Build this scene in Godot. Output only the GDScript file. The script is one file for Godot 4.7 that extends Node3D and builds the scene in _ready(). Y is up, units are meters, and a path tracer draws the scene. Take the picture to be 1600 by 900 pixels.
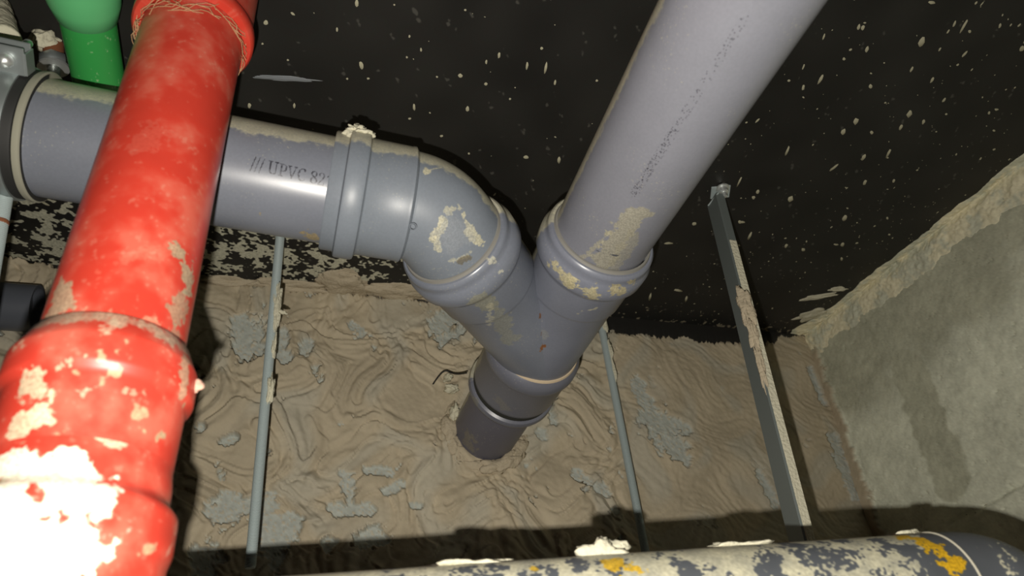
extends Node3D
# Heights below are measured from the lens; CY lifts them so that the floor is y = 0.
const CY := 1.919
const YC := 0.6812          # ceiling
const ZW := -1.048          # mortared wall
const XR := 1.027           # concrete wall
const XL := -1.35
const ZF := 1.5

var N := FastNoiseLite.new()      # smooth fractal noise
var NB := FastNoiseLite.new()     # single octave
var M := {}

func V(x: float, y: float, z: float) -> Vector3:
	return Vector3(x, y + CY, z)

func lin(r: float, g: float, b: float) -> Color:
	return Color(r / 255.0, g / 255.0, b / 255.0).srgb_to_linear()

func rgb(r: float, g: float, b: float) -> Color:
	return Color(r / 255.0, g / 255.0, b / 255.0)

func no(p: Vector3, f: float) -> float:
	return N.get_noise_3d(p.x * f, p.y * f, p.z * f)

func nb(p: Vector3, f: float) -> float:
	return NB.get_noise_3d(p.x * f, p.y * f, p.z * f)

func mat(c: Color, rough := 0.5, metal := 0.0, spec := 0.5) -> StandardMaterial3D:
	var m := StandardMaterial3D.new()
	m.albedo_color = c
	m.roughness = rough
	m.metallic = metal
	m.metallic_specular = spec
	return m

func vmat(rough := 0.8, spec := 0.3) -> StandardMaterial3D:
	var m := mat(Color.WHITE, rough, 0.0, spec)
	m.vertex_color_use_as_albedo = true
	return m

func tmat(t: Texture2D, rough := 0.4, spec := 0.5) -> StandardMaterial3D:
	var m := mat(Color.WHITE, rough, 0.0, spec)
	m.albedo_texture = t
	m.texture_repeat = false
	return m

func put(called: String, mesh: Mesh, m: Material, parent: Node = self) -> MeshInstance3D:
	var o := MeshInstance3D.new()
	o.name = called
	o.mesh = mesh
	o.material_override = null
	for k in mesh.get_surface_count():
		mesh.surface_set_material(k, m)
	o.cast_shadow = GeometryInstance3D.SHADOW_CASTING_SETTING_ON
	parent.add_child(o, true)
	return o

func tag(o: Node, label: String, category: String, group := "") -> Node:
	o.set_meta("label", label)
	o.set_meta("category", category)
	if group != "":
		o.set_meta("group", group)
	return o

func setting(o: Node, label: String) -> Node:
	o.set_meta("kind", "structure")
	o.set_meta("label", label)
	o.set_meta("category", "building")
	return o

func thing(called: String, label: String, category: String, group := "") -> Node3D:
	var o := Node3D.new()
	o.name = called
	add_child(o, true)
	tag(o, label, category, group)
	return o

# ---------------------------------------------------------------- shapes
func frame(d: Vector3) -> Array:
	var u := Vector3.UP if absf(d.y) < 0.8 else Vector3.BACK
	u = (u - d * d.dot(u)).normalized()
	return [u, d.cross(u)]

func from_arrays(v: PackedVector3Array, nn: PackedVector3Array, uv: PackedVector2Array, ix: PackedInt32Array, col := PackedColorArray()) -> ArrayMesh:
	var a := []
	a.resize(Mesh.ARRAY_MAX)
	a[Mesh.ARRAY_VERTEX] = v
	a[Mesh.ARRAY_NORMAL] = nn
	if uv.size():
		a[Mesh.ARRAY_TEX_UV] = uv
	if col.size():
		a[Mesh.ARRAY_COLOR] = col
	a[Mesh.ARRAY_INDEX] = ix
	var m := ArrayMesh.new()
	m.add_surface_from_arrays(Mesh.PRIMITIVE_TRIANGLES, a)
	return m

# a profile of (distance along, radius) turned round the axis a -> b; v runs 0..1 from s0 to s1
func lathe(a: Vector3, b: Vector3, prof: Array, segs := 64, s0 := 0.0, s1 := -1.0) -> ArrayMesh:
	var d := (b - a).normalized()
	if s1 < s0:
		s1 = (b - a).length()
	var f := frame(d)
	var v := PackedVector3Array()
	var nn := PackedVector3Array()
	var uv := PackedVector2Array()
	var ix := PackedInt32Array()
	var slopes := []
	for i in prof.size() - 1:
		var e: Vector2 = (prof[i + 1] - prof[i]).normalized()
		slopes.append(Vector2(-e.y, e.x))
	for i in prof.size() - 1:
		var na: Vector2 = slopes[i]
		var nz: Vector2 = slopes[i]
		if i > 0 and na.dot(slopes[i - 1]) > 0.75:
			na = (na + slopes[i - 1]).normalized()
		if i < prof.size() - 2 and nz.dot(slopes[i + 1]) > 0.75:
			nz = (nz + slopes[i + 1]).normalized()
		var base := v.size()
		for k in segs + 1:
			var ang := TAU * k / segs
			var r: Vector3 = f[0] * cos(ang) + f[1] * sin(ang)
			for e in 2:
				var p: Vector2 = prof[i + e]
				var q: Vector2 = na if e == 0 else nz
				v.append(a + d * p.x + r * p.y)
				nn.append((d * q.x + r * q.y).normalized())
				uv.append(Vector2(float(k) / segs, (p.x - s0) / (s1 - s0)))
		for k in segs:
			var j := base + k * 2
			ix.append_array([j, j + 1, j + 2, j + 2, j + 1, j + 3])
	return from_arrays(v, nn, uv, ix)

# rings along a path: [centre, u, w, radius] each
func rings_of(path: Array, radii: Array, u0: Vector3) -> Array:
	var out := []
	var u := u0
	for i in path.size():
		var t: Vector3 = (path[mini(i + 1, path.size() - 1)] - path[maxi(i - 1, 0)]).normalized()
		u = (u - t * t.dot(u)).normalized()
		out.append([path[i], u, t.cross(u), radii[i]])
	return out

func skin(rings: Array, segs := 64) -> ArrayMesh:
	var v := PackedVector3Array()
	var uv := PackedVector2Array()
	var ix := PackedInt32Array()
	var n := rings.size()
	for i in n:
		for k in segs + 1:
			var ang := TAU * k / segs
			v.append(rings[i][0] + (rings[i][1] * cos(ang) + rings[i][2] * sin(ang)) * rings[i][3])
			uv.append(Vector2(float(k) / segs, float(i) / (n - 1)))
	var nn := PackedVector3Array()
	nn.resize(v.size())
	for i in n:
		for k in segs + 1:
			var j := i * (segs + 1) + k
			var along := v[mini(i + 1, n - 1) * (segs + 1) + k] - v[maxi(i - 1, 0) * (segs + 1) + k]
			var ang := TAU * k / segs
			var tang: Vector3 = -rings[i][1] * sin(ang) + rings[i][2] * cos(ang)
			nn[j] = tang.cross(along).normalized()
			if nn[j].dot(v[j] - rings[i][0]) < 0:
				nn[j] = -nn[j]
	for i in n - 1:
		for k in segs:
			var j := i * (segs + 1) + k
			ix.append_array([j, j + segs + 1, j + 1, j + 1, j + segs + 1, j + segs + 2])
	return from_arrays(v, nn, uv, ix)

func box(at: Vector3, ax: Vector3, ay: Vector3, az: Vector3, bev := 0.0008) -> ArrayMesh:
	# half-axes; edges chamfered by bev
	var st := SurfaceTool.new()
	st.begin(Mesh.PRIMITIVE_TRIANGLES)
	var h := [ax, ay, az]
	var L := [ax.length(), ay.length(), az.length()]
	var pts := {}
	for sx in [-1, 1]:
		for sy in [-1, 1]:
			for sz in [-1, 1]:
				for k in 3:
					var s := [sx, sy, sz]
					var p := at
					for j in 3:
						var w: float = 1.0 if j == k else 1.0 - bev / L[j]
						p += h[j] * s[j] * w
					pts[[sx, sy, sz, k]] = p
	var polys := []
	for k in 3:
		var i := (k + 1) % 3
		var j := (k + 2) % 3
		for s in [-1, 1]:
			var face := []
			for q in [[-1, -1], [1, -1], [1, 1], [-1, 1]]:
				var key := [0, 0, 0, k]
				key[k] = s
				key[i] = q[0]
				key[j] = q[1]
				face.append(pts[key])
			polys.append(face)
			for t in [-1, 1]:
				var e := []
				for q in [[-1, k], [1, k], [1, i], [-1, i]]:
					var key := [0, 0, 0, q[1]]
					key[k] = s
					key[i] = t
					key[j] = q[0]
					e.append(pts[key])
				polys.append(e)
	for sx in [-1, 1]:
		for sy in [-1, 1]:
			for sz in [-1, 1]:
				polys.append([pts[[sx, sy, sz, 0]], pts[[sx, sy, sz, 1]], pts[[sx, sy, sz, 2]]])
	for f in polys:
		var nrm: Vector3 = (f[1] - f[0]).cross(f[2] - f[0]).normalized()
		var c := Vector3.ZERO
		for p in f:
			c += p
		c /= f.size()
		var flip := nrm.dot(c - at) < 0
		if flip:
			nrm = -nrm
		for k in range(1, f.size() - 1):
			for q in ([0, k, k + 1] if flip else [0, k + 1, k]):
				st.set_normal(nrm)
				st.add_vertex(f[q])
	return st.commit()

# a lump of mortar lying on a surface: half-sizes along t1, t2 and the height along nrm
func lump(at: Vector3, nrm: Vector3, t1: Vector3, a: float, b: float, h: float, seed_: float, rough := 0.35, nu := 40, nv := 18) -> ArrayMesh:
	var t2 := nrm.cross(t1).normalized()
	t1 = t2.cross(nrm).normalized()
	var v := PackedVector3Array()
	var ix := PackedInt32Array()
	for j in nv + 1:
		var th := PI * j / nv
		for k in nu:
			var ph := TAU * k / nu
			var dir := Vector3(sin(th) * cos(ph), sin(th) * sin(ph), cos(th))
			var g := 1.0 + rough * NB.get_noise_3d(dir.x * 1.1 + seed_, dir.y * 1.1, dir.z * 1.1) + rough * 0.3 * NB.get_noise_3d(dir.x * 3.0, dir.y * 3.0 + seed_, dir.z * 3.0) + rough * 0.12 * NB.get_noise_3d(dir.x * 8.0, dir.y * 8.0 + seed_, dir.z * 8.0)
			v.append(at + (t1 * dir.x * a + t2 * dir.y * b + nrm * dir.z * h) * g)
	for j in nv:
		for k in nu:
			var p := j * nu + k
			var q := j * nu + (k + 1) % nu
			ix.append_array([p, p + nu, q, q, p + nu, q + nu])
	var st := SurfaceTool.new()
	st.begin(Mesh.PRIMITIVE_TRIANGLES)
	for p in v:
		st.set_smooth_group(0)
		st.add_vertex(p)
	for i in ix:
		st.add_index(i)
	st.generate_normals()
	return st.commit()

# ---------------------------------------------------------------- colour of surfaces
func ss(a: float, b: float, x: float) -> float:
	var t := clampf((x - a) / (b - a), 0.0, 1.0)
	return t * t * (3.0 - 2.0 * t)

# picture for a tube: fn(point, angle in degrees from the frame's u, distance along) -> sRGB colour
func paint(rings: Array, w: int, h: int, fn: Callable, marks: Array = []) -> ImageTexture:
	var data := PackedByteArray()
	data.resize(w * h * 3)
	var n := rings.size()
	var i := 0
	for y in h:
		var t := (y + 0.5) / h * (n - 1)
		var j := mini(int(t), n - 2)
		var k := t - j
		var c: Vector3 = rings[j][0].lerp(rings[j + 1][0], k)
		var u: Vector3 = rings[j][1].lerp(rings[j + 1][1], k)
		var q: Vector3 = rings[j][2].lerp(rings[j + 1][2], k)
		var r: float = lerpf(rings[j][3], rings[j + 1][3], k)
		for x in w:
			var a := TAU * (x + 0.5) / w
			var col: Color = fn.call(c + (u * cos(a) + q * sin(a)) * r, rad_to_deg(a))
			data[i] = int(clampf(col.r, 0, 1) * 255)
			data[i + 1] = int(clampf(col.g, 0, 1) * 255)
			data[i + 2] = int(clampf(col.b, 0, 1) * 255)
			i += 3
	var im := Image.create_from_data(w, h, false, Image.FORMAT_RGB8, data)
	for m in marks:
		m.call(im)
	return ImageTexture.create_from_image(im)

func straight(a: Vector3, b: Vector3, r: float) -> Array:
	var f := frame((b - a).normalized())
	return [[a, f[0], f[1], r], [b, f[0], f[1], r]]

func seg_dist(p: Vector3, a: Vector3, b: Vector3) -> float:
	var ab := b - a
	var l := ab.length_squared()
	var t := 0.0 if l < 1e-9 else clampf((p - a).dot(ab) / l, 0.0, 1.0)
	return (p - a - ab * t).length()

# stains: [from, to, radius, colour, raggedness, cover]
func stained(c: Color, p: Vector3, stains: Array) -> Color:
	for s in stains:
		var d := seg_dist(p, s[0], s[1])
		if d < s[2] * 2.2:
			d += s[2] * s[4] * (no(p, 55.0) * 1.3 + no(p, 190.0) * 0.7)
			var k: float = ss(s[2], s[2] * 0.82, d) * s[5]
			if k > 0.0:
				var g: float = 1.0 + 0.16 * nb(p, 420.0)
				c = c.lerp(Color(s[3].r * g, s[3].g * g, s[3].b * g), k)
	return c

func pvc(p: Vector3, ang: float, base: Color, dust_deg: float, dust: Color, stains: Array) -> Color:
	var m := 1.0 + 0.035 * no(p, 14.0) + 0.02 * nb(p, 300.0)
	var c := Color(base.r * m, base.g * m, base.b * m)
	var sp := nb(p, 260.0)
	if sp > 0.8:
		c = c.lerp(dust, ss(0.8, 0.86, sp) * 0.5 * ss(0.0, 0.3, no(p, 12.0)))
	c = stained(c, p, stains)
	var up := ang if ang < 180.0 else 360.0 - ang
	if up < dust_deg + 30.0:
		var e := dust_deg + 7.0 * no(p, 30.0) + 4.0 * no(p, 170.0)
		var k := ss(e + 3.0, e - 3.0, up) * (0.9 + 0.14 * nb(p, 330.0))
		var g := 1.0 + 0.07 * no(p, 60.0) + 0.06 * nb(p, 500.0)
		c = c.lerp(Color(dust.r * g, dust.g * g, dust.b * g), clampf(k, 0, 1))
	return c

func red_paint(p: Vector3, _ang: float, cover: float, stains: Array) -> Color:
	var lo := no(p, 20.0)
	var hi := no(p, 90.0)
	var m := 1.0 + 0.06 * lo
	var c := Color(0.765 * m, 0.235 * m, 0.178 * m)
	# rubbed dusty film with soft, cloudy edges
	c = c.lerp(rgb(210, 142, 120), ss(-0.25 - cover, 0.65 - cover, lo + 0.35 * hi) * 0.42)
	var fine := hi + 0.4 * nb(p, 260.0)
	if fine > 0.42:
		c = c.lerp(rgb(208, 158, 136), ss(0.42, 0.75, fine) * 0.28)
	# crusts of mortar
	if cover > 0.0:
		var d := no(p + Vector3(7, 0, 0), 30.0) + 0.5 * hi
		var k := ss(0.62 - cover, 0.70 - cover, d)
		if k > 0.0:
			var g := 1.0 + 0.12 * nb(p, 300.0)
			c = c.lerp(Color(0.67 * g, 0.61 * g, 0.48 * g), k * 0.85)
	return stained(c, p, stains)

# print letters of a TextMesh into a picture: (along, up) metres -> pixels by to_px
func letters(im: Image, text: String, size: float, width: float, to_px: Callable, ink: Color) -> void:
	var tm := TextMesh.new()
	var f := SystemFont.new()
	f.font_names = PackedStringArray(["Droid Serif"])
	tm.font = f
	tm.text = text
	tm.font_size = 64
	tm.pixel_size = size / 64.0
	tm.depth = 0.0
	tm.horizontal_alignment = HORIZONTAL_ALIGNMENT_LEFT
	var a := tm.get_mesh_arrays()
	var vs: PackedVector3Array = a[Mesh.ARRAY_VERTEX]
	var ix: PackedInt32Array = a[Mesh.ARRAY_INDEX] if a[Mesh.ARRAY_INDEX] != null else PackedInt32Array(range(vs.size()))
	var x0 := 1e9
	var x1 := -1e9
	for p in vs:
		x0 = minf(x0, p.x)
		x1 = maxf(x1, p.x)
	var k := width / (x1 - x0)
	for t in range(0, ix.size() - 2, 3):
		var q := []
		for e in 3:
			var p := vs[ix[t + e]]
			q.append(to_px.call(Vector2((p.x - x0) * k, p.y)))
		var lo := Vector2(minf(q[0].x, minf(q[1].x, q[2].x)), minf(q[0].y, minf(q[1].y, q[2].y)))
		var hi := Vector2(maxf(q[0].x, maxf(q[1].x, q[2].x)), maxf(q[0].y, maxf(q[1].y, q[2].y)))
		for y in range(int(lo.y), int(hi.y) + 1):
			for x in range(int(lo.x), int(hi.x) + 1):
				if x < 0 or y < 0 or x >= im.get_width() or y >= im.get_height():
					continue
				if Geometry2D.point_is_inside_triangle(Vector2(x + 0.5, y + 0.5), q[0], q[1], q[2]):
					var wear := nb(Vector3(x * 0.13, y * 0.13, 5.0), 1.0)
					im.set_pixel(x, y, im.get_pixel(x, y).lerp(ink, 0.62 + 0.25 * clampf(wear * 2.0, -1, 1)))

# ---------------------------------------------------------------- the place
func _ready() -> void:
	# camera
	var eye := Camera3D.new()
	eye.name = "camera"
	eye.fov = rad_to_deg(2.0 * atan(450.0 / 1100.0))
	eye.near = 0.01
	eye.far = 30.0
	add_child(eye)
	var seat := Basis(Vector3(0.9532, -0.0794, 0.2918), Vector3(-0.0968, 0.834, 0.5432), Vector3(-0.2865, -0.5461, 0.7872)).orthonormalized()
	eye.transform = Transform3D(seat, Vector3(0, CY, 0))
	eye.current = true
	var lens := CameraAttributesPhysical.new()
	lens.frustum_focal_length = 29.333
	lens.frustum_focus_distance = 0.86
	lens.exposure_aperture = 9.0
	lens.frustum_near = 0.01
	lens.frustum_far = 30.0
	eye.attributes = lens
	# dark room: no sky light, only the camera's flash
	var env := Environment.new()
	env.background_mode = Environment.BG_COLOR
	env.background_color = Color(0, 0, 0)
	env.tonemap_mode = Environment.TONE_MAPPER_LINEAR
	env.tonemap_exposure = 1.0
	env.sdfgi_enabled = true
	env.ssao_enabled = true
	env.ssil_enabled = true
	var we := WorldEnvironment.new()
	we.name = "environment"
	we.environment = env
	add_child(we)
	# the flash: a small warm-white lamp just beside and below the lens
	var flash_at := Vector3(0, CY, 0) + seat * Vector3(-0.0205, -0.041, 0.0)
	var fl := AreaLight3D.new()
	fl.name = "flash_light"
	fl.light_color = Color(1.0, 0.975, 0.93)
	fl.light_energy = 0.70
	fl.area_size = Vector2(0.007, 0.007)
	fl.area_normalize_energy = true
	fl.area_range = 8.0
	fl.area_attenuation = 2.0
	fl.shadow_enabled = true
	add_child(fl)
	fl.transform = Transform3D(seat, flash_at)
	flash_lamp(seat, flash_at)

	N.seed = 11
	N.noise_type = FastNoiseLite.TYPE_SIMPLEX_SMOOTH
	N.frequency = 1.0
	N.fractal_type = FastNoiseLite.FRACTAL_FBM
	N.fractal_octaves = 3
	NB.seed = 5
	NB.noise_type = FastNoiseLite.TYPE_SIMPLEX
	NB.frequency = 1.0
	NB.fractal_type = FastNoiseLite.FRACTAL_NONE
	M.steel = mat(rgb(176, 184, 184), 0.42, 0.75)
	M.steel_dull = mat(rgb(168, 180, 180), 0.45, 0.15)
	M.bright = mat(rgb(222, 226, 224), 0.36, 0.75)
	M.rubber = mat(rgb(34, 34, 33), 0.7)
	M.mortar = mortar_mat(rgb(198, 194, 172))
	M.tan = mortar_mat(rgb(178, 166, 143))
	M.rust = mat(rgb(120, 72, 44), 0.85)
	M.dark = mat(rgb(30, 29, 28), 0.6)

	build_ceiling()
	build_wall_back()
	build_wall_right()
	build_shell()
	build_corner_mortar()
	build_grey_pipes()
	build_red_pipe()
	build_near_pipe()
	build_green_pipe()
	build_clamp()
	build_rods()
	build_bracket()
	build_bits()

func mortar_mat(c: Color) -> StandardMaterial3D:
	var m := mat(c, 0.95, 0.0, 0.2)
	var t := NoiseTexture2D.new()
	t.width = 256
	t.height = 256
	t.seamless = true
	var q := FastNoiseLite.new()
	q.seed = 3
	q.frequency = 0.03
	q.fractal_octaves = 4
	t.noise = q
	m.heightmap_enabled = true
	m.heightmap_texture = t
	m.heightmap_scale = 0.12
	m.uv1_triplanar = true
	m.uv1_world_triplanar = true
	m.uv1_scale = Vector3.ONE * 22.0
	return m

func flash_lamp(seat: Basis, at: Vector3) -> void:
	var back := seat * Vector3(0, 0, 1)
	var o := thing("flash_lamp", "small round warm-white camera flash lamp in a black bezel", "lamp")
	put("bezel", lathe(at + back * 0.012, at, [Vector2(0, 0), Vector2(0, 0.007), Vector2(0.0075, 0.007), Vector2(0.0075, 0.0045), Vector2(0.004, 0.0045), Vector2(0.004, 0)], 24), mat(rgb(20, 20, 20), 0.5), o)
	var e := mat(rgb(255, 246, 226), 0.4)
	e.emission_enabled = true
	e.emission = Color(1.0, 0.975, 0.925)
	e.emission_energy_multiplier = 2.0
	put("led", lathe(at + back * 0.008, at + back * 0.004, [Vector2(0, 0), Vector2(0, 0.0044), Vector2(0.003, 0.0044), Vector2(0.003, 0)], 24), e, o)

func grid(nu: int, nv: int, fn: Callable) -> ArrayMesh:
	# fn(i, j) -> [position, linear colour]
	var v := PackedVector3Array()
	var col := PackedColorArray()
	var ix := PackedInt32Array()
	v.resize((nu + 1) * (nv + 1))
	col.resize(v.size())
	for j in nv + 1:
		for i in nu + 1:
			var r: Array = fn.call(float(i) / nu, float(j) / nv)
			v[j * (nu + 1) + i] = r[0]
			col[j * (nu + 1) + i] = r[1]
	ix.resize(nu * nv * 6)
	var k := 0
	for j in nv:
		for i in nu:
			var a := j * (nu + 1) + i
			ix[k] = a; ix[k + 1] = a + nu + 1; ix[k + 2] = a + 1
			ix[k + 3] = a + 1; ix[k + 4] = a + nu + 1; ix[k + 5] = a + nu + 2
			k += 6
	var nn := PackedVector3Array()
	nn.resize(v.size())
	for j in nv + 1:
		for i in nu + 1:
			var a := j * (nu + 1)
			var dx := v[a + mini(i + 1, nu)] - v[a + maxi(i - 1, 0)]
			var dy := v[mini(j + 1, nv) * (nu + 1) + i] - v[maxi(j - 1, 0) * (nu + 1) + i]
			nn[a + i] = dx.cross(dy).normalized()
	return from_arrays(v, nn, PackedVector2Array(), ix, col)

func build_ceiling() -> void:
	# black-painted soffit; the part near the mortared wall is spattered with pale mortar
	var x0 := -0.62; var x1 := 1.05; var z0 := -1.07; var z1 := -0.05
	var w := 1600; var h := 980
	var data := PackedByteArray()
	data.resize(w * h * 3)
	var i := 0
	var pale := rgb(196, 194, 172)
	for y in h:
		var z := lerpf(z0, z1, (y + 0.5) / h)
		var near := ss(-0.74, -0.93, z)
		for x in w:
			var px := lerpf(x0, x1, (x + 0.5) / w)
			var q := Vector3(px, 0, z)
			var g := 0.144 + 0.018 * nb(q, 9.0)
			var c := Color(g * 1.0, g * 0.985, g * 0.93)
			# mottled crust of mortar along the wall, thick beside the red pipe and thinning past the bend
			if near > 0.0 and px < 0.26:
				var cover := near * ss(0.26, -0.02, px)
				var b := no(Vector3(px * 0.75, 0.3, z), 33.0) + 0.34 * nb(q, 105.0)
				var k := ss(0.52 - 0.56 * cover, 0.58 - 0.56 * cover, b)
				if k > 0.0:
					var t := 1.0 + 0.12 * nb(q, 240.0)
					c = c.lerp(Color(pale.r * t, pale.g * t, pale.b * t), k * 0.92)
			elif z < -0.99:
				var b2 := no(q, 60.0) + ss(-1.02, -1.05, z) * 0.35
				c = c.lerp(rgb(150, 140, 118), ss(0.45, 0.55, b2) * 0.8)
			# faint scuffs
			var s := nb(Vector3(px * 3.2 + z * 2.0, 8.0, z * 0.9 - px * 0.5), 16.0)
			if s > 0.62:
				var f := nb(q, 95.0)
				if f > 0.25:
					c = c.lerp(rgb(96, 95, 88), ss(0.62, 0.8, s) * ss(0.25, 0.6, f) * 0.55)
			data[i] = int(clampf(c.r, 0, 1) * 255)
			data[i + 1] = int(clampf(c.g, 0, 1) * 255)
			data[i + 2] = int(clampf(c.b, 0, 1) * 255)
			i += 3
	var tex := ImageTexture.create_from_image(Image.create_from_data(w, h, false, Image.FORMAT_RGB8, data))
	var m := tmat(tex, 0.48, 0.35)
	var st := SurfaceTool.new()
	st.begin(Mesh.PRIMITIVE_TRIANGLES)
	var X := [XL - 0.1, XR + 0.1]
	var Z := [ZW - 0.1, ZF + 0.1]
	var lo := []
	var hi := []
	for q in [[0, 0], [1, 0], [1, 1], [0, 1]]:
		lo.append(V(X[q[0]], YC, Z[q[1]]))
		hi.append(V(X[q[0]], YC + 0.16, Z[q[1]]))
	var faces := [[lo[0], lo[1], lo[2], lo[3]], [hi[3], hi[2], hi[1], hi[0]]]
	for k in 4:
		faces.append([lo[k], hi[k], hi[(k + 1) % 4], lo[(k + 1) % 4]])
	for fc in faces:
		var nrm: Vector3 = (fc[1] - fc[0]).cross(fc[2] - fc[0]).normalized()
		var c: Vector3 = (fc[0] + fc[2]) / 2
		if nrm.dot(c - V(0, YC + 0.08, 0)) < 0:
			nrm = -nrm
		for k in ([0, 2, 1, 0, 3, 2] if nrm.dot((fc[1] - fc[0]).cross(fc[2] - fc[0])) > 0 else [0, 1, 2, 0, 2, 3]):
			st.set_normal(nrm)
			st.set_uv(Vector2((fc[k].x - x0) / (x1 - x0), (fc[k].z - z0) / (z1 - z0)))
			st.add_vertex(fc[k])
	var ceiling := put("ceiling", st.commit(), m)
	setting(ceiling, "black painted ceiling spattered with pale mortar specks")
	# specks of mortar stuck to it, each a small dome
	var list := [-0.081,-0.650,0.0000,0.0052,0.0022,0.0005, -0.064,-0.525,-0.0001,0.0033,0.0026,0.0006, -0.067,-0.554,-0.0000,0.0017,0.0014,0.0003, -0.029,-0.638,-0.0002,0.0052,0.0015,0.0003, 0.011,-0.516,-0.0003,0.0033,0.0014,0.0003, 0.043,-0.559,-0.0019,0.0070,0.0028,0.0013, 0.028,-0.478,-0.0006,0.0054,0.0020,0.0005, 0.090,-0.506,-0.0004,0.0025,0.0014,0.0003, 0.106,-0.521,-0.0007,0.0035,0.0014,0.0003, 0.143,-0.458,-0.0004,0.0015,0.0014,0.0003, 0.159,-0.547,-0.0009,0.0037,0.0030,0.0007, 0.180,-0.596,-0.0013,0.0051,0.0024,0.0005, 0.192,-0.552,-0.0008,0.0029,0.0023,0.0005, 0.184,-0.520,-0.0010,0.0036,0.0015,0.0004, 0.196,-0.507,-0.0007,0.0053,0.0019,0.0001, 0.233,-0.514,-0.0015,0.0073,0.0016,0.0001, 0.256,-0.512,-0.0020,0.0100,0.0020,0.0000, 0.275,-0.531,-0.0010,0.0048,0.0017,0.0000, 0.114,-0.608,-0.0011,0.0062,0.0019,0.0004, 0.112,-0.628,-0.0004,0.0021,0.0024,0.0005, 0.228,-0.568,-0.0006,0.0020,0.0016,0.0004, 0.280,-0.663,-0.0012,0.0036,0.0044,0.0010, 0.327,-0.658,-0.0025,0.0085,0.0023,0.0002, 0.158,-0.649,-0.0005,0.0023,0.0025,0.0005, 0.201,-0.673,-0.0006,0.0024,0.0017,0.0004, 0.132,-0.555,-0.0004,0.0019,0.0015,0.0003, 0.092,-0.535,-0.0003,0.0018,0.0014,0.0003, 0.053,-0.576,-0.0002,0.0019,0.0022,0.0005, 0.029,-0.582,-0.0002,0.0019,0.0015,0.0003, 0.695,-0.368,-0.0021,0.0069,0.0048,-0.0010, 0.634,-0.394,-0.0022,0.0049,0.0030,-0.0003, 0.601,-0.369,-0.0016,0.0039,0.0024,-0.0002, 0.607,-0.369,-0.0012,0.0038,0.0029,-0.0004, 0.607,-0.448,-0.0021,0.0087,0.0027,-0.0006, 0.593,-0.465,-0.0022,0.0047,0.0025,-0.0001, 0.572,-0.436,-0.0019,0.0052,0.0015,-0.0002, 0.568,-0.391,-0.0021,0.0056,0.0014,-0.0001, 0.615,-0.413,-0.0020,0.0025,0.0020,0.0005, 0.681,-0.442,-0.0024,0.0037,0.0029,0.0001, 0.730,-0.338,-0.0041,0.0116,0.0022,-0.0004, 0.715,-0.337,-0.0020,0.0045,0.0021,-0.0003, 0.715,-0.406,-0.0016,0.0050,0.0023,-0.0005, 0.756,-0.414,-0.0018,0.0051,0.0024,-0.0005, 0.765,-0.370,-0.0007,0.0052,0.0024,-0.0007, 0.743,-0.341,-0.0023,0.0022,0.0024,0.0006, 0.774,-0.325,-0.0024,0.0037,0.0021,-0.0001, 0.771,-0.470,-0.0026,0.0067,0.0049,-0.0011, 0.778,-0.494,-0.0017,0.0049,0.0038,-0.0010, 0.803,-0.478,-0.0024,0.0050,0.0031,-0.0006, 0.705,-0.499,-0.0023,0.0060,0.0047,-0.0010, 0.701,-0.520,-0.0023,0.0062,0.0048,-0.0010, 0.743,-0.512,-0.0027,0.0031,0.0028,0.0006, 0.800,-0.438,-0.0012,0.0044,0.0025,-0.0007, 0.890,-0.435,-0.0021,0.0019,0.0037,0.0009, 0.833,-0.345,-0.0021,0.0046,0.0047,-0.0009, 0.664,-0.320,-0.0020,0.0021,0.0046,0.0011, 0.644,-0.571,-0.0037,0.0122,0.0024,-0.0006, 0.737,-0.586,0.0015,0.0093,0.0027,-0.0016, 0.799,-0.542,-0.0038,0.0098,0.0027,-0.0007, 0.767,-0.557,-0.0021,0.0066,0.0040,-0.0012, 0.716,-0.663,-0.0019,0.0076,0.0055,-0.0020, 0.838,-0.686,-0.0028,0.0081,0.0062,-0.0021, 0.611,-0.644,-0.0035,0.0135,0.0018,-0.0005, 0.653,-0.659,-0.0010,0.0050,0.0039,-0.0014, 0.654,-0.672,-0.0027,0.0040,0.0031,0.0006, 0.705,-0.761,-0.0037,0.0120,0.0029,-0.0009, 0.594,-0.750,-0.0025,0.0045,0.0042,0.0008, 0.577,-0.806,-0.0017,0.0032,0.0087,0.0017, 0.671,-0.730,-0.0019,0.0030,0.0053,0.0011, 0.786,-0.773,-0.0017,0.0061,0.0039,-0.0016, 0.885,-0.750,-0.0033,0.0063,0.0046,-0.0010, 0.824,-0.777,-0.0037,0.0049,0.0035,0.0007, 0.853,-0.591,-0.0018,0.0047,0.0029,-0.0009, 0.809,-0.604,-0.0020,0.0060,0.0036,-0.0011, 0.667,-0.731,-0.0028,0.0044,0.0032,0.0006, 0.760,-1.074,-0.0047,0.0140,0.0035,-0.0013, 0.622,-0.966,-0.0047,0.0141,0.0029,-0.0007, 0.665,-0.936,-0.0017,0.0040,0.0111,-0.0011, 0.695,-0.960,-0.0039,0.0120,0.0031,-0.0010, 0.914,-0.788,-0.0041,0.0051,0.0024,0.0005]
	var rng := RandomNumberGenerator.new()
	rng.seed = 77
	var sp := SurfaceTool.new()
	sp.begin(Mesh.PRIMITIVE_TRIANGLES)
	for k in range(0, list.size(), 6):
		speck(sp, rng, Vector2(list[k], list[k + 1]), Vector2(list[k + 2], list[k + 3]), Vector2(list[k + 4], list[k + 5]))
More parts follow.
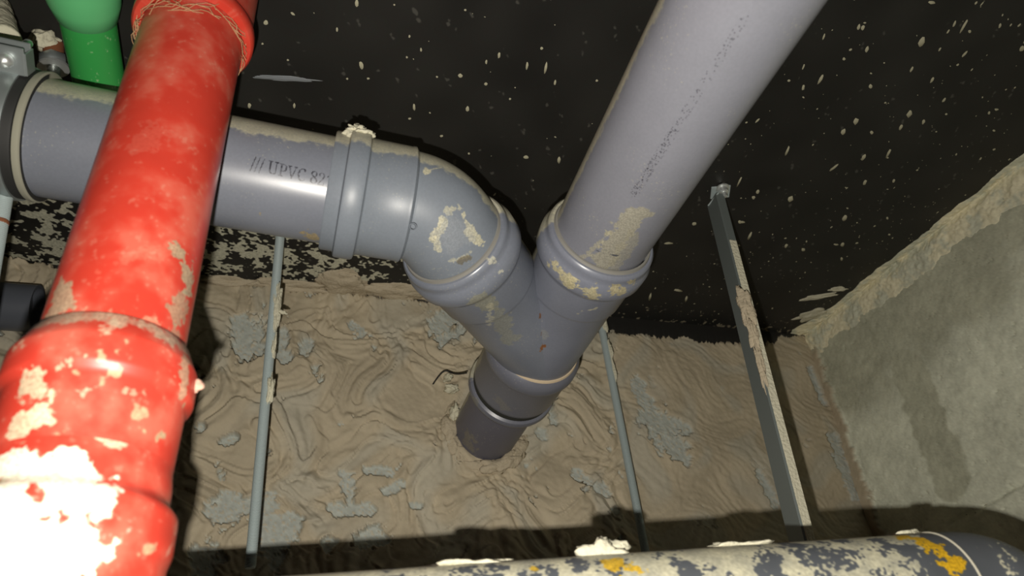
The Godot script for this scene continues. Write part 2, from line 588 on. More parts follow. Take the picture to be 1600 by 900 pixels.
	for k in 2300:
		var x := rng.randf_range(-0.4, 1.02)
		var z := rng.randf_range(-1.04, -0.2)
		var dense := 0.16 + 0.5 * ss(0.45, 0.75, x) + 0.9 * ss(0.10, 0.0, absf(x - 1.0)) + 0.25 * ss(-0.8, -1.0, z)
		dense *= 0.55 + 0.9 * clampf(no(Vector3(x, 4, z), 7.0) + 0.4, 0.0, 1.0)
		if rng.randf() > dense:
			continue
		var r := 0.0006 + 0.0011 * pow(rng.randf(), 3.0) + (0.0012 if rng.randf() < 0.06 else 0.0)
		var ang := rng.randfn(-0.95, 0.35)
		var stretch := 1.0 + 1.6 * pow(rng.randf(), 2.0)
		speck(sp, rng, Vector2(x, z), Vector2(cos(ang), sin(ang)) * r * stretch, Vector2(-sin(ang), cos(ang)) * r)
	var spk := put("mortar_specks", sp.commit(), mat(rgb(168, 164, 140), 0.9, 0.0, 0.2), ceiling)
	spk.set_meta("kind", "stuff")
	spk.set_meta("label", "pale mortar specks spattered over black ceiling")
	# thin pale bluish-grey streak, slightly raised from the black ceiling
	var sm := put("pale_streak", lump(V(-0.042, YC, -0.598), Vector3.DOWN, Vector3(1, 0, 0.15), 0.036, 0.0035, 0.0006, 4.0, 0.3), mat(rgb(120, 124, 128), 0.5), ceiling)
	sm.set_meta("label", "thin pale streak on black paint")

func speck(st: SurfaceTool, rng: RandomNumberGenerator, c: Vector2, a: Vector2, b: Vector2) -> void:
	var n := 9
	var ring := []
	for k in n:
		var t := TAU * k / n
		var g := rng.randf_range(0.8, 1.15)
		ring.append(c + (a * cos(t) + b * sin(t)) * g)
	if a.cross(b) < 0.0:
		ring.reverse()
	var h := 0.0002 + minf(a.length(), b.length()) * 0.25
	for k in n:
		var p: Vector2 = ring[k]
		var q: Vector2 = ring[(k + 1) % n]
		for e in [[c, h], [q, -0.0001], [p, -0.0001]]:
			var d: Vector2 = e[0] - c
			st.set_normal(Vector3(d.x * 90.0, -1.0, d.y * 90.0).normalized())
			st.add_vertex(V(e[0].x, YC - e[1], e[0].y))

func paint_lap(x: float) -> float:
	var q := Vector3(x, 0, 3)
	return maxf(0.0, 0.002 + 0.034 * ss(0.40, 0.52, x) * ss(1.0, 0.9, x) + 0.010 * no(q, 22.0) + 0.006 * no(q, 90.0) + 0.003 * nb(q, 300.0))

func build_wall_back() -> void:
	# a wall smeared by hand with tan fireproof mortar over grey concrete
	var bare := [
		[-0.077, 0.600, -0.067, 0.556, 0.020], [0.020, 0.572, 0.017, 0.560, 0.009], [-0.022, 0.590, -0.014, 0.545, 0.010],
		[-0.084, 0.405, -0.072, 0.406, 0.007], [-0.120, 0.425, -0.116, 0.420, 0.006], [0.243, 0.625, 0.262, 0.650, 0.024], [0.240, 0.600, 0.250, 0.610, 0.016],
		[-0.071, 0.304, -0.020, 0.312, 0.018], [-0.020, 0.300, 0.000, 0.262, 0.018], [-0.087, 0.245, -0.08, 0.235, 0.016],
		[0.010, 0.262, 0.02, 0.290, 0.012], [0.075, 0.308, 0.125, 0.304, 0.009], [0.098, 0.318, 0.094, 0.345, 0.009], [0.120, 0.365, 0.158, 0.362, 0.006],
		[0.148, 0.335, 0.172, 0.345, 0.007], [0.114, 0.262, 0.145, 0.268, 0.012], [0.07, 0.255, 0.078, 0.262, 0.008], [0.19, 0.315, 0.196, 0.312, 0.006],
		[0.606, 0.535, 0.616, 0.491, 0.016], [0.620, 0.480, 0.645, 0.432, 0.026], [0.655, 0.470, 0.69, 0.455, 0.010], [0.645, 0.415, 0.672, 0.398, 0.010],
		[0.424, 0.490, 0.430, 0.455, 0.006], [0.442, 0.540, 0.436, 0.50, 0.006], [0.462, 0.367, 0.477, 0.355, 0.009], [0.497, 0.345, 0.507, 0.335, 0.009], [0.405, 0.44, 0.41, 0.43, 0.007],
		[0.815, 0.38, 0.83, 0.32, 0.008], [1.0, 0.45, 1.02, 0.30, 0.012], [1.005, 0.60, 1.01, 0.52, 0.006]]
	var bumps := FastNoiseLite.new()
	bumps.seed = 21
	bumps.noise_type = FastNoiseLite.TYPE_SIMPLEX_SMOOTH
	bumps.frequency = 1.0
	bumps.fractal_type = FastNoiseLite.FRACTAL_NONE
	var xa := -0.80; var xb := XR
	var ya := 0.0; var yb := YC
	var m := vmat(0.82, 0.35)
	var fine := NoiseTexture2D.new()
	fine.width = 512; fine.height = 512; fine.seamless = true
	var fq := FastNoiseLite.new()
	fq.seed = 8; fq.frequency = 0.02; fq.fractal_octaves = 5
	fine.noise = fq
	m.heightmap_enabled = true
	m.heightmap_texture = fine
	m.heightmap_scale = 0.05
	m.uv1_triplanar = true
	m.uv1_world_triplanar = true
	m.uv1_scale = Vector3.ONE * 7.0
	var clay := lin(180, 168, 144)
	var grey := lin(172, 176, 168)
	var mesh := grid(780, 300, func(u: float, v: float) -> Array:
		var x := lerpf(xa, xb, u)
		var y := lerpf(ya, yb, v)
		# push and pull of a hand: the plane is warped before the folds are drawn
		var wx := bumps.get_noise_2d(x * 7.0, y * 7.0)
		var wy := bumps.get_noise_2d(x * 7.0 + 40.0, y * 7.0 + 9.0)
		var sx := x + wx * 0.05
		var sy := y + wy * 0.05
		var calm := ss(0.50, 0.62, x)                       # smoother trowelled area beyond the rod
		var f1 := bumps.get_noise_2d(sx * 12.0, sy * 9.0)
		var f2 := bumps.get_noise_2d(sx * 27.0 + 5.0, sy * 20.0 + 3.0)
		# lapped strokes: each lies over the next with a steep lip
		var lap1 := 1.7 * bumps.get_noise_2d(sx * 7.0 + 11.0, sy * 8.0) + sx * 4.0 + sy * 3.0
		var saw := lap1 - floorf(lap1)
		saw = saw * ss(1.0, 0.95, saw)
		var lap2 := 1.5 * bumps.get_noise_2d(sx * 15.0 + 31.0, sy * 17.0) + sy * 7.0 - sx * 5.0
		var saw2 := lap2 - floorf(lap2)
		saw2 = saw2 * ss(1.0, 0.90, saw2)
		var where := ss(-0.25, 0.35, bumps.get_noise_2d(x * 9.0 + 60.0, y * 9.0))
		var hgt := 0.008 * bumps.get_noise_2d(x * 5.0 + 3.0, y * 5.0) + 0.004
		hgt += lerpf(0.85, 0.16, calm) * (0.0095 * sqrt(f1 * f1 + 0.006) + 0.0050 * sqrt(f2 * f2 + 0.02) + 0.0060 * saw * where + 0.0036 * saw2 * (1.0 - where) + 0.0016 * bumps.get_noise_2d(sx * 55.0, sy * 45.0))
		hgt += calm * 0.0008 * bumps.get_noise_2d(sx * 9.0 + 70.0, sy * 60.0 + sx * 40.0)
		hgt += 0.0005 * bumps.get_noise_2d(x * 90.0, y * 90.0)
		var t := 1.0 + 0.10 * bumps.get_noise_2d(x * 11.0, y * 11.0 + 30.0) + 0.06 * bumps.get_noise_2d(sx * 40.0, sy * 40.0) + 0.03 * bumps.get_noise_2d(x * 260.0, y * 260.0)
		var c := Color(clay.r * t, clay.g * t, clay.b * t)
		# thin grey slurry worked into the clay in cloudy patches
		c = c.lerp(grey, 0.30 * ss(0.0, 0.6, bumps.get_noise_2d(sx * 8.0 + 90.0, sy * 8.0)))
		# bare concrete showing where the mortar did not take
		var p2 := Vector3(x, y, 0)
		var rag := no(p2, 34.0) * 1.1 + no(p2, 120.0) * 0.55
		var open := 0.0
		for s in bare:
			if absf(x - s[0]) < 0.12 and absf(y - s[1]) < 0.12:
				var d: float = seg_dist(p2, Vector3(s[0], s[1], 0), Vector3(s[2], s[3], 0)) / s[4] + rag * 0.9
				open = maxf(open, ss(1.16, 1.0, d))
		var scatter := no(p2 + Vector3(4, 2, 1), 13.0) + 0.4 * rag
		open = maxf(open, ss(0.60, 0.63, scatter) * (1.0 - calm * 0.7))
		if open > 0.0:
			var gt := 1.0 + 0.10 * nb(p2, 90.0) + 0.08 * nb(p2, 330.0)
			var crumbs := ss(0.45, 0.6, nb(p2, 170.0))
			var gc := Color(grey.r * gt, grey.g * gt, grey.b * gt).lerp(c * 1.05, crumbs * 0.8)
			c = c.lerp(gc, open)
			hgt = lerpf(hgt, 0.0015 + 0.001 * nb(p2, 60.0) + crumbs * 0.0012, open)
		# the mortar thins out below the ceiling, where the ceiling's paint laps onto the wall
		hgt = lerpf(hgt, 0.001, ss(YC - paint_lap(x) - 0.004, YC - paint_lap(x), y))
		return [V(x, y, ZW + hgt), c])
	var wall := Node3D.new()
	wall.name = "wall_back"
	add_child(wall)
	setting(wall, "wall smeared by hand with tan mortar over bare grey concrete")
	put("mortar_coat", mesh, m, wall)
	# skin of the ceiling's black paint turned down over the head of the wall, with a torn lower edge
	var paint_skin := grid(1100, 3, func(u: float, v: float) -> Array:
		var x := lerpf(xa, xb, u)
		return [V(x, lerpf(YC - paint_lap(x), YC, v), ZW + 0.0032 - (0.0020 if v == 0.0 else 0.0)), Color.WHITE])
	var skin_o := put("paint_lap", paint_skin, mat(rgb(37, 36, 34), 0.48, 0.0, 0.35), wall)
	skin_o.set_meta("label", "torn lower edge of black paint")
	put("wall_slab", box(V((XL + XR) / 2, (YC - CY) / 2, ZW - 0.085), Vector3((XR - XL) / 2 + 0.1, 0, 0), Vector3(0, (YC + CY) / 2, 0), Vector3(0, 0, 0.08)), mat(rgb(140, 134, 120), 0.9), wall)
	# mortar pressed up over the edge of the ceiling
	for a in [[0.07, -1.018, 0.040, 0.040, 1.0], [0.16, -1.030, 0.06, 0.026, 2.0], [-0.02, -1.040, 0.07, 0.018, 3.0], [0.25, -1.036, 0.05, 0.022, 5.0], [0.37, -1.045, 0.07, 0.012, 6.0], [-0.12, -1.045, 0.06, 0.014, 8.0]]:
		put("mortar_smear", lump(V(a[0], YC + 0.001, a[1]), Vector3.DOWN, Vector3.RIGHT, a[2], a[3], 0.010, a[4], 0.32, 72, 30), M.tan, wall)

func build_wall_right() -> void:
	var grey := lin(216, 218, 197)
	var damp := lin(178, 178, 156)
	var m := vmat(0.9, 0.25)
	var mesh := grid(460, 260, func(u: float, v: float) -> Array:
		var z := lerpf(ZW, 0.25, u)
		var y := lerpf(-0.05, YC, v)
		var p := Vector3(3.0, y, z)
		var t := 1.0 + 0.20 * no(p, 9.0) + 0.16 * no(p, 40.0) + 0.10 * nb(p, 190.0)
		var wet := ss(0.47, 0.56, y + 0.07 * no(p, 8.0) + 0.03 * no(p, 40.0) - 0.10 * (z + 0.75))
		wet = maxf(wet, ss(1.15, 0.9, seg_dist(p, Vector3(3, 0.50, -0.845), Vector3(3, 0.31, -0.852)) / 0.036 + 0.35 * no(p, 30.0)))
		wet = maxf(wet, 0.8 * ss(1.3, 0.8, seg_dist(p, Vector3(3, 0.53, -0.90), Vector3(3, 0.555, -0.78)) / 0.014 + 0.4 * no(p, 40.0)))
		var c := Color(grey.r * t, grey.g * t, grey.b * t).lerp(Color(damp.r * t, damp.g * t, damp.b * t), wet * 0.85)
		var hgt := 0.002 * no(p, 12.0) + 0.0008 * no(p, 70.0) + 0.0004 * nb(p, 220.0)
		# board joint left by the shuttering, and a few pits
		var jd := absf(seg_dist(p, Vector3(3, 0.245, -0.89), Vector3(3, 0.285, -0.55)))
		hgt -= 0.004 * ss(0.006, 0.0, jd + 0.003 * no(p, 30.0))
		var pit := nb(p, 55.0)
		hgt -= 0.002 * ss(0.86, 0.93, pit)
		# tan mortar dragged round the corner
		var edge := ZW + 0.022 + 0.016 * no(p, 22.0) + 0.008 * no(p, 80.0)
		var k := ss(edge + 0.003, edge - 0.003, z) * ss(0.66, 0.62, y)
		c = c.lerp(lin(178, 165, 141) * (1.0 + 0.08 * no(p, 50.0)), k)
		hgt += 0.006 * k
		return [V(XR - hgt, y, z), c])
	var wall := Node3D.new()
	wall.name = "wall_right"
	add_child(wall)
	setting(wall, "rough grey concrete wall with darker damp patches")
	put("concrete_face", mesh, m, wall)
	put("wall_slab", box(V(XR + 0.085, (YC - CY) / 2, (ZW + ZF) / 2), Vector3(0.08, 0, 0), Vector3(0, (YC + CY) / 2, 0), Vector3(0, 0, (ZF - ZW) / 2)), mat(rgb(140, 138, 124), 0.9), wall)

func build_shell() -> void:
	var conc := mat(rgb(96, 94, 88), 0.9)
	setting(put("wall_left", box(V(XL - 0.08, (YC - CY) / 2, (ZW + ZF) / 2), Vector3(0.08, 0, 0), Vector3(0, (YC + CY) / 2, 0), Vector3(0, 0, (ZF - ZW) / 2)), conc), "plain grey concrete wall where the grey drain ends")
	setting(put("wall_front", box(V((XL + XR) / 2, (YC - CY) / 2, ZF + 0.08), Vector3((XR - XL) / 2 + 0.1, 0, 0), Vector3(0, (YC + CY) / 2, 0), Vector3(0, 0, 0.08)), conc), "plain grey concrete wall opposite the mortared one")
	setting(put("floor", box(V((XL + XR) / 2, -CY - 0.08, (ZW + ZF) / 2), Vector3((XR - XL) / 2 + 0.2, 0, 0), Vector3(0, 0.08, 0), Vector3(0, 0, (ZF - ZW) / 2 + 0.2)), conc), "bare grey concrete floor")

func build_corner_mortar() -> void:
	# band of cream mortar dragged along the corner of ceiling and concrete wall
	var cream := lin(228, 221, 190)
	var ash := lin(194, 197, 178)
	var mesh := grid(420, 40, func(u: float, v: float) -> Array:
		var z := lerpf(-0.15, ZW + 0.004, u)
		var q := Vector3(0, 0, z)
		var wide := 1.0 + 0.9 * ss(-0.93, -1.03, z)
		var wc := maxf(0.006, (0.020 + 0.012 * no(q, 9.0) + 0.002 * no(q, 50.0)) * wide)     # reach over the ceiling
		var wd := maxf(0.012, (0.054 + 0.022 * no(q + Vector3(5, 0, 0), 10.0) + 0.006 * no(q + Vector3(9, 0, 0), 45.0)))     # reach down the wall
		var s := v * (wc + wd)
		var p := Vector3(XR - wc + s, YC, z) if s < wc else Vector3(XR, YC - (s - wc), z)
		var edge := minf(v, 1.0 - v) * 2.0
		var thick := 0.006 * sqrt(edge) + 0.004 * no(p, 30.0) * minf(1.0, edge * 2.0) + 0.002 * no(p, 110.0) * minf(1.0, edge * 3.0) - 0.0012
		var nrm := Vector3(-ss(wc - 0.02, wc + 0.006, s), -ss(wc + 0.02, wc - 0.006, s), 0).normalized()
		p += nrm * thick
		var k := ss(-0.1, 0.35, no(p, 16.0) + 0.5 * no(p, 80.0) + 0.3 * ss(0.25, 0.0, v))
		var t := 1.0 + 0.10 * nb(p, 170.0)
		var c := Color(cream.r * t, cream.g * t, cream.b * t).lerp(Color(ash.r * t, ash.g * t, ash.b * t), k * 0.8)
		return [Vector3(p.x, p.y + CY, p.z), c])
	var o := Node3D.new()
	o.name = "trim_1"
	add_child(o)
	setting(o, "ragged cream mortar band along corner of black ceiling and concrete wall")
	put("mortar_band", mesh, vmat(0.92, 0.2), o)
	for a in [[0.955, -0.905, 0.036, 0.008, 3.0, 0.5], [0.975, -0.875, 0.018, 0.007, 4.0, 0.2], [0.985, -0.97, 0.03, 0.02, 6.0, 0.8]]:
		put("mortar_wisp", lump(V(a[0], YC + 0.0005, a[1]), Vector3.DOWN, Vector3(1, 0, a[5]), a[2], a[3], 0.004, a[4], 0.35, 48, 20), M.mortar, o)

func build_grey_pipes() -> void:
	var grey := rgb(116, 120, 130)
	var bluish := rgb(118, 125, 134)
	var dust := rgb(178, 174, 152)
	var ochre := rgb(160, 138, 92)
	var cream := rgb(190, 184, 156)
	# --- branch drain running along the ceiling to the bend
	var la := V(-1.3450, 0.5792, -0.5609)
	var lb := V(0.0850, 0.4870, -0.5674)
	var ll := (lb - la).length()
	var s0 := ll - 0.44
	var d := (lb - la).normalized()
	var st1 := [[V(-0.0477, 0.4492, -0.5549), V(-0.0470, 0.4462, -0.5559), 0.0042, ochre, 0.9, 0.6], [V(0.0072, 0.4406, -0.5761), V(0.004, 0.4430, -0.573), 0.0085, ochre, 0.8, 0.7],
		[V(0.0116, 0.4588, -0.5295), V(0.0116, 0.4588, -0.5295), 0.0015, cream, 0.3, 0.9], [V(-0.030, 0.478, -0.522), V(-0.034, 0.466, -0.526), 0.0008, cream, 0.6, 0.8], [V(-0.076, 0.472, -0.525), V(-0.078, 0.468, -0.527), 0.0012, cream, 0.6, 0.8],
		[V(-0.24, 0.505, -0.524), V(-0.225, 0.500, -0.524), 0.0008, dust, 0.5, 0.6], [V(-0.21, 0.497, -0.523), V(-0.19, 0.494, -0.523), 0.0008, dust, 0.5, 0.6], [V(-0.2, 0.486, -0.527), V(-0.15, 0.48, -0.527), 0.0007, dust, 0.5, 0.5]]
	var w := 600
	var h := 620
	var r := 0.055
	var print_ := func(im: Image) -> void:
		letters(im, "/// UPVC 821", 0.0165, 0.0745, func(q: Vector2) -> Vector2:
			var s := (ll - 0.1385) + q.x
			var ang := deg_to_rad(115.5 + 3.5 * q.x / 0.07) - (q.y - 0.003) / r
			return Vector2(ang / TAU * w, (s - s0) / (ll - s0) * h), rgb(34, 34, 42))
	var tex := paint(straight(la + d * s0, lb, r), w, h, func(p: Vector3, a: float) -> Color: return pvc(p, a, grey, 84.0, dust, st1), [print_])
	var pipe := thing("drain_pipe", "grey plastic drain pipe printed UPVC, passing behind the red pipe", "pipe")
	put("tube", lathe(la, lb, [Vector2(0, 0.0518), Vector2(0, r), Vector2(s0, r), Vector2(ll, r), Vector2(ll, 0.0518), Vector2(0, 0.0518)], 96, s0, ll), tmat(tex, 0.33, 0.6), pipe)

	# --- bend: a socket over that pipe, then a curve into the branch of the Y
	var el := thing("pipe_elbow", "grey plastic pipe bend joining the printed drain to the Y-shaped fitting", "pipe fitting")
	var ea := V(0.0170, 0.4914, -0.5671)
	var eb := V(0.1040, 0.4857, -0.5675)
	var q0 := (eb - ea).normalized()
	var el_len := (eb - ea).length()
	var sock := [Vector2(0.0, 0.0553), Vector2(0.0, 0.0600), Vector2(0.0015, 0.0612), Vector2(0.0125, 0.0612), Vector2(0.0135, 0.0618), Vector2(0.0148, 0.0660), Vector2(0.0165, 0.0668), Vector2(0.032, 0.0668), Vector2(0.0340, 0.0658), Vector2(0.0355, 0.0615), Vector2(0.0365, 0.0608), Vector2(0.077, 0.0606), Vector2(0.0785, 0.0612), Vector2(0.081, 0.0612), Vector2(0.0825, 0.0595), Vector2(0.084, 0.0570), Vector2(el_len, 0.0568)]
	var st2 := [[V(0.045, 0.458, -0.520), V(0.045, 0.458, -0.520), 0.0012, cream, 0.4, 0.9]]
	var est := straight(ea, eb, 0.0615)
	var tex2 := paint(est, 400, 130, func(p: Vector3, a: float) -> Color: return pvc(p, a, bluish, 82.0, dust, st2))
	put("socket", lathe(ea, eb, sock, 96), tmat(tex2, 0.42, 0.5), el)
	# centre line of the curve: tangent to the socket, then to the branch
	var mouth := V(0.1516, 0.4682, -0.5918)
	var jn := V(0.3144, 0.457, -0.78)
	var bd := (jn - mouth).normalized()
	var path := []
	var rad := []
	var c1 := eb + q0 * 0.030
	var c2 := mouth - bd * 0.008
	for k in 29:
		var t := k / 28.0
		var p := (eb - q0 * 0.006).bezier_interpolate(c1, c2, mouth + bd * 0.03, t)
		path.append(p)
		rad.append(0.0569)
	var er := rings_of(path, rad, Vector3.UP)
	var ring_c := V(0.1428, 0.4346, -0.5415)
	var st3 := [[V(0.1266, 0.4410, -0.5322), V(0.1231, 0.4303, -0.5471), 0.0042, cream, 1.0, 0.8], [V(0.1231, 0.4303, -0.5471), V(0.1292, 0.4247, -0.5579), 0.0026, cream, 1.2, 0.7], [V(0.1471, 0.4501, -0.5291), V(0.1581, 0.4403, -0.5406), 0.0038, cream, 1.0, 0.8], [V(0.1581, 0.4403, -0.5406), V(0.1693, 0.4352, -0.5512), 0.0055, cream, 1.0, 0.8], [V(0.1319, 0.4491, -0.5259), V(0.1437, 0.4547, -0.5253), 0.0032, cream, 1.3, 0.6],
		[V(0.1438, 0.4195, -0.5680), V(0.1620, 0.4260, -0.5589), 0.0025, cream, 1.4, 0.5], [ring_c, ring_c, 0.020, rgb(136, 140, 144), 0.5, 0.4], [V(0.1536, 0.4201, -0.5669), V(0.1595, 0.4229, -0.5630), 0.0035, rgb(96, 86, 66), 1.3, 0.6], [V(0.1070, 0.4835, -0.5110), V(0.1080, 0.4842, -0.5110), 0.004, cream, 0.8, 0.85], [V(0.1120, 0.4870, -0.5115), V(0.1240, 0.4948, -0.5140), 0.0012, cream, 0.8, 0.7]]
	var tex3 := paint(er, 400, 160, func(p: Vector3, a: float) -> Color: return pvc(p, a, bluish, 80.0, dust, st3))
	put("bend", skin(er, 96), tmat(tex3, 0.42), el)
	put("moulded_mark", lathe(V(0.0985, 0.4325, -0.5365), V(0.0985, 0.4305, -0.5335), [Vector2(0, 0.0035), Vector2(0.0034, 0.0038), Vector2(0.0038, 0.0034), Vector2(0.0034, 0.0028), Vector2(0.0, 0.0026)], 20), mat(bluish, 0.3), el)
	put("mortar_dab", lump(V(0.0400, 0.5260, -0.5150), Vector3(0.0, 0.62, 0.78), Vector3.RIGHT, 0.0135, 0.0115, 0.008, 9.0, 0.45, 60, 30), M.mortar, el)

	# --- Y: straight run with one socket, branch with another, both r = 58 mm
	var wye := thing("wye_fitting", "grey plastic Y-shaped fitting joining two drains into one", "pipe fitting")
	var ta := V(0.318, 0.474, -0.56)
	var tb := V(0.310, 0.436, -1.048)
	var td := (tb - ta).normalized()
	var tl := 0.256
	var sock_y := [Vector2(0.0, 0.0553), Vector2(0.0, 0.061), Vector2(0.002, 0.0632), Vector2(0.006, 0.064), Vector2(0.010, 0.0635), Vector2(0.014, 0.0650), Vector2(0.018, 0.0675), Vector2(0.034, 0.0675), Vector2(0.038, 0.0655), Vector2(0.042, 0.0628), Vector2(0.046, 0.0615), Vector2(0.084, 0.061), Vector2(0.088, 0.0595), Vector2(0.092, 0.058)]
	var run := sock_y.duplicate()
	run.append_array([Vector2(0.16, 0.058), Vector2(tl - 0.022, 0.0575), Vector2(tl, 0.0555)])
	var st4 := [[V(0.263, 0.437, -0.580), V(0.2866, 0.4156, -0.581), 0.008, rgb(172, 164, 132), 1.0, 0.9], [V(0.2866, 0.4156, -0.581), V(0.306, 0.4084, -0.583), 0.0085, rgb(172, 164, 132), 1.0, 0.9], [V(0.318, 0.4082, -0.577), V(0.342, 0.4129, -0.567), 0.008, rgb(166, 156, 122), 1.0, 0.85],
		[V(0.2803, 0.4146, -0.7262), V(0.2866, 0.4114, -0.7159), 0.0036, rgb(140, 80, 36), 0.8, 0.9], [V(0.2866, 0.4114, -0.7159), V(0.2929, 0.4091, -0.7058), 0.0028, rgb(128, 78, 42), 0.8, 0.85], [V(0.2885, 0.4094, -0.7271), V(0.2870, 0.4110, -0.7180), 0.0030, rgb(156, 104, 48), 0.8, 0.8], [V(0.2729, 0.4274, -0.6634), V(0.2810, 0.4173, -0.6904), 0.0022, rgb(118, 72, 40), 0.6, 0.75],
		[V(0.2849, 0.4150, -0.6857), V(0.2803, 0.4146, -0.7262), 0.0045, rgb(150, 150, 140), 1.2, 0.4], [V(0.2696, 0.4212, -0.7662), V(0.2780, 0.4150, -0.7400), 0.004, rgb(150, 150, 140), 1.2, 0.4], [V(0.3040, 0.4119, -0.6295), V(0.3209, 0.4119, -0.6125), 0.0020, cream, 1.4, 0.7]]
	var wr := straight(ta, ta + td * tl, 0.0590)
	var tex4 := paint(wr, 400, 340, func(p: Vector3, a: float) -> Color: return pvc(p, a, rgb(118, 122, 134), 84.0, dust, st4))
	var run_o := put("run", lathe(ta, ta + td * tl, run, 96), tmat(tex4, 0.32), wye)
	var bl := (jn - mouth).length()
	var br := sock_y.duplicate()
	br.append_array([Vector2(0.15, 0.058), Vector2(bl, 0.058)])
	var st5 := [[V(0.1806, 0.4242, -0.5528), V(0.1948, 0.4211, -0.5723), 0.0065, rgb(178, 176, 160), 1.0, 0.85], [V(0.1444, 0.4035, -0.5877), V(0.1563, 0.4043, -0.5807), 0.0028, cream, 1.2, 0.8],
		[V(0.1810, 0.4097, -0.6093), V(0.1997, 0.4094, -0.6253), 0.011, rgb(146, 143, 118), 0.8, 0.6], [V(0.2155, 0.4087, -0.6419), V(0.2407, 0.4043, -0.6893), 0.011, rgb(142, 141, 124), 0.8, 0.55], [V(0.1997, 0.4094, -0.6253), V(0.2100, 0.4060, -0.6650), 0.004, cream, 1.2, 0.5]]
	for q in range(3, 7):
		st5.append([st4[q][0], st4[q][1], st4[q][2] * 1.5, st4[q][3], st4[q][4], st4[q][5]])
	var bw := straight(mouth, jn, 0.0590)
	var tex5 := paint(bw, 400, 280, func(p: Vector3, a: float) -> Color: return pvc(p, a, rgb(117, 122, 133), 80.0, dust, st5))
	var branch_o := put("branch", lathe(mouth, jn, br, 96), tmat(tex5, 0.30), wye)
	for q in [[ta, td, run_o], [mouth, bd, branch_o]]:
		put("seal_ring", lathe(q[0] - q[1] * 0.003, q[0] + q[1] * 0.004, [Vector2(0, 0.0550), Vector2(0.0, 0.0572), Vector2(0.003, 0.0585), Vector2(0.006, 0.0575), Vector2(0.006, 0.055)], 72), mat(rgb(128, 126, 120), 0.6), q[2])

	# --- drain coming in over the camera, straight into the Y
	var pa := V(0.1667, 0.3682, 1.5)
	var pb := V(0.318 + 0.0016, 0.476 + 0.0012, -0.58)
	var pl := (pb - pa).length()
	var pd := (pb - pa).normalized()
	var ps := pl - 0.56
	var st6 := [[V(0.298, 0.4165, -0.458), V(0.302, 0.4205, -0.548), 0.0135, rgb(156, 152, 134), 0.55, 0.8], [V(0.288, 0.42, -0.49), V(0.284, 0.431, -0.555), 0.0035, rgb(172, 166, 138), 0.8, 0.55], [V(0.312, 0.417, -0.49), V(0.318, 0.420, -0.55), 0.009, rgb(152, 148, 130), 0.7, 0.6],
		[V(0.290, 0.426, -0.530), V(0.3114, 0.4191, -0.5265), 0.0011, rgb(70, 74, 84), 0.5, 0.85], [V(0.262, 0.43, -0.25), V(0.262, 0.437, -0.36), 0.0009, rgb(170, 170, 176), 0.6, 0.5]]
	var line_a := V(0.2731, 0.4046, -0.2332)
	var line_b := V(0.2853, 0.4180, -0.4330)
	var dots := func(p: Vector3, a: float) -> Color:
		var c := pvc(p, a, rgb(126, 128, 137), 86.0, dust, st6)
		# worn dot-matrix print, only flecks of it left
		var dl := seg_dist(p, line_a, line_b)
		if dl < 0.005:
			var t := (p - line_a).length() / (line_b - line_a).length()
			var keep := nb(Vector3(t * 26.0, 2.0, 0.0), 1.0) * 0.5 + 0.6 * ss(0.40, 0.6, t) - 0.10
			var f := nb(p, 520.0) + 0.3 * nb(p + Vector3(1, 2, 3), 1100.0)
			c = c.lerp(rgb(52, 52, 60), ss(0.62 - 0.3 * keep, 0.72 - 0.3 * keep, f) * ss(0.005, 0.0035, dl) * 0.9)
		return c
	var tex6 := paint(straight(pa + pd * ps, pb, r), 512, 600, dots)
	var tall := thing("drain_pipe", "long pale grey drain pipe with worn dotted print and mortar smear", "pipe")
	put("tube", lathe(pa, pb, [Vector2(0, 0.0518), Vector2(0, r), Vector2(ps, r), Vector2(pl, r), Vector2(pl, 0.0518), Vector2(0, 0.0518)], 96, ps, pl), tmat(tex6, 0.36), tall)

	# --- coupling and the stub that disappears into the mortar
	var cp := thing("pipe_coupling", "dark grey pipe coupling below the Y with pale rim and rubber-ring groove", "pipe fitting")
	var ca := ta + td * 0.228
	var cb := ta + td * 0.376
	var cl := 0.148
	var cprof := [Vector2(0.0, 0.0560), Vector2(0.0, 0.0600), Vector2(0.004, 0.0640), Vector2(0.010, 0.0665), Vector2(0.020, 0.0670), Vector2(0.026, 0.0655), Vector2(0.030, 0.0635), Vector2(0.088, 0.0630), Vector2(0.094, 0.0625), Vector2(0.097, 0.0600), Vector2(0.105, 0.0600), Vector2(0.108, 0.0645), Vector2(0.114, 0.0660), Vector2(0.119, 0.0645), Vector2(0.122, 0.0600), Vector2(0.126, 0.0588), Vector2(0.126, 0.0530)]
	var cst := [[V(0.262, 0.42, -0.90), V(0.26, 0.43, -0.93), 0.010, rgb(122, 118, 104), 1.0, 0.5], [V(0.29, 0.395, -0.86), V(0.27, 0.40, -0.85), 0.006, rgb(130, 126, 114), 1.2, 0.4]]
	var tex7 := paint(straight(ca, cb, 0.063), 360, 160, func(p: Vector3, a: float) -> Color: return pvc(p, a, rgb(104, 106, 116), 84.0, dust, cst))
	var sleeve := put("sleeve", lathe(ca, cb, cprof, 96), tmat(tex7, 0.36), cp)
	put("rim_line", lathe(ca - td * 0.003, ca + td * 0.003, [Vector2(0, 0.0570), Vector2(0.0, 0.0590), Vector2(0.002, 0.0602), Vector2(0.0045, 0.0606), Vector2(0.006, 0.059)], 72), mat(rgb(196, 178, 150), 0.8), sleeve)
	put("rubber_ring", lathe(ca + td * 0.096, ca + td * 0.106, [Vector2(0, 0.0590), Vector2(0.001, 0.0606), Vector2(0.006, 0.0612), Vector2(0.011, 0.0606), Vector2(0.012, 0.059)], 72), mat(rgb(44, 45, 40), 0.7), sleeve)
	var sb := tb + td * 0.02
	var sa := ta + td * 0.34
	var sl := (sb - sa).length()
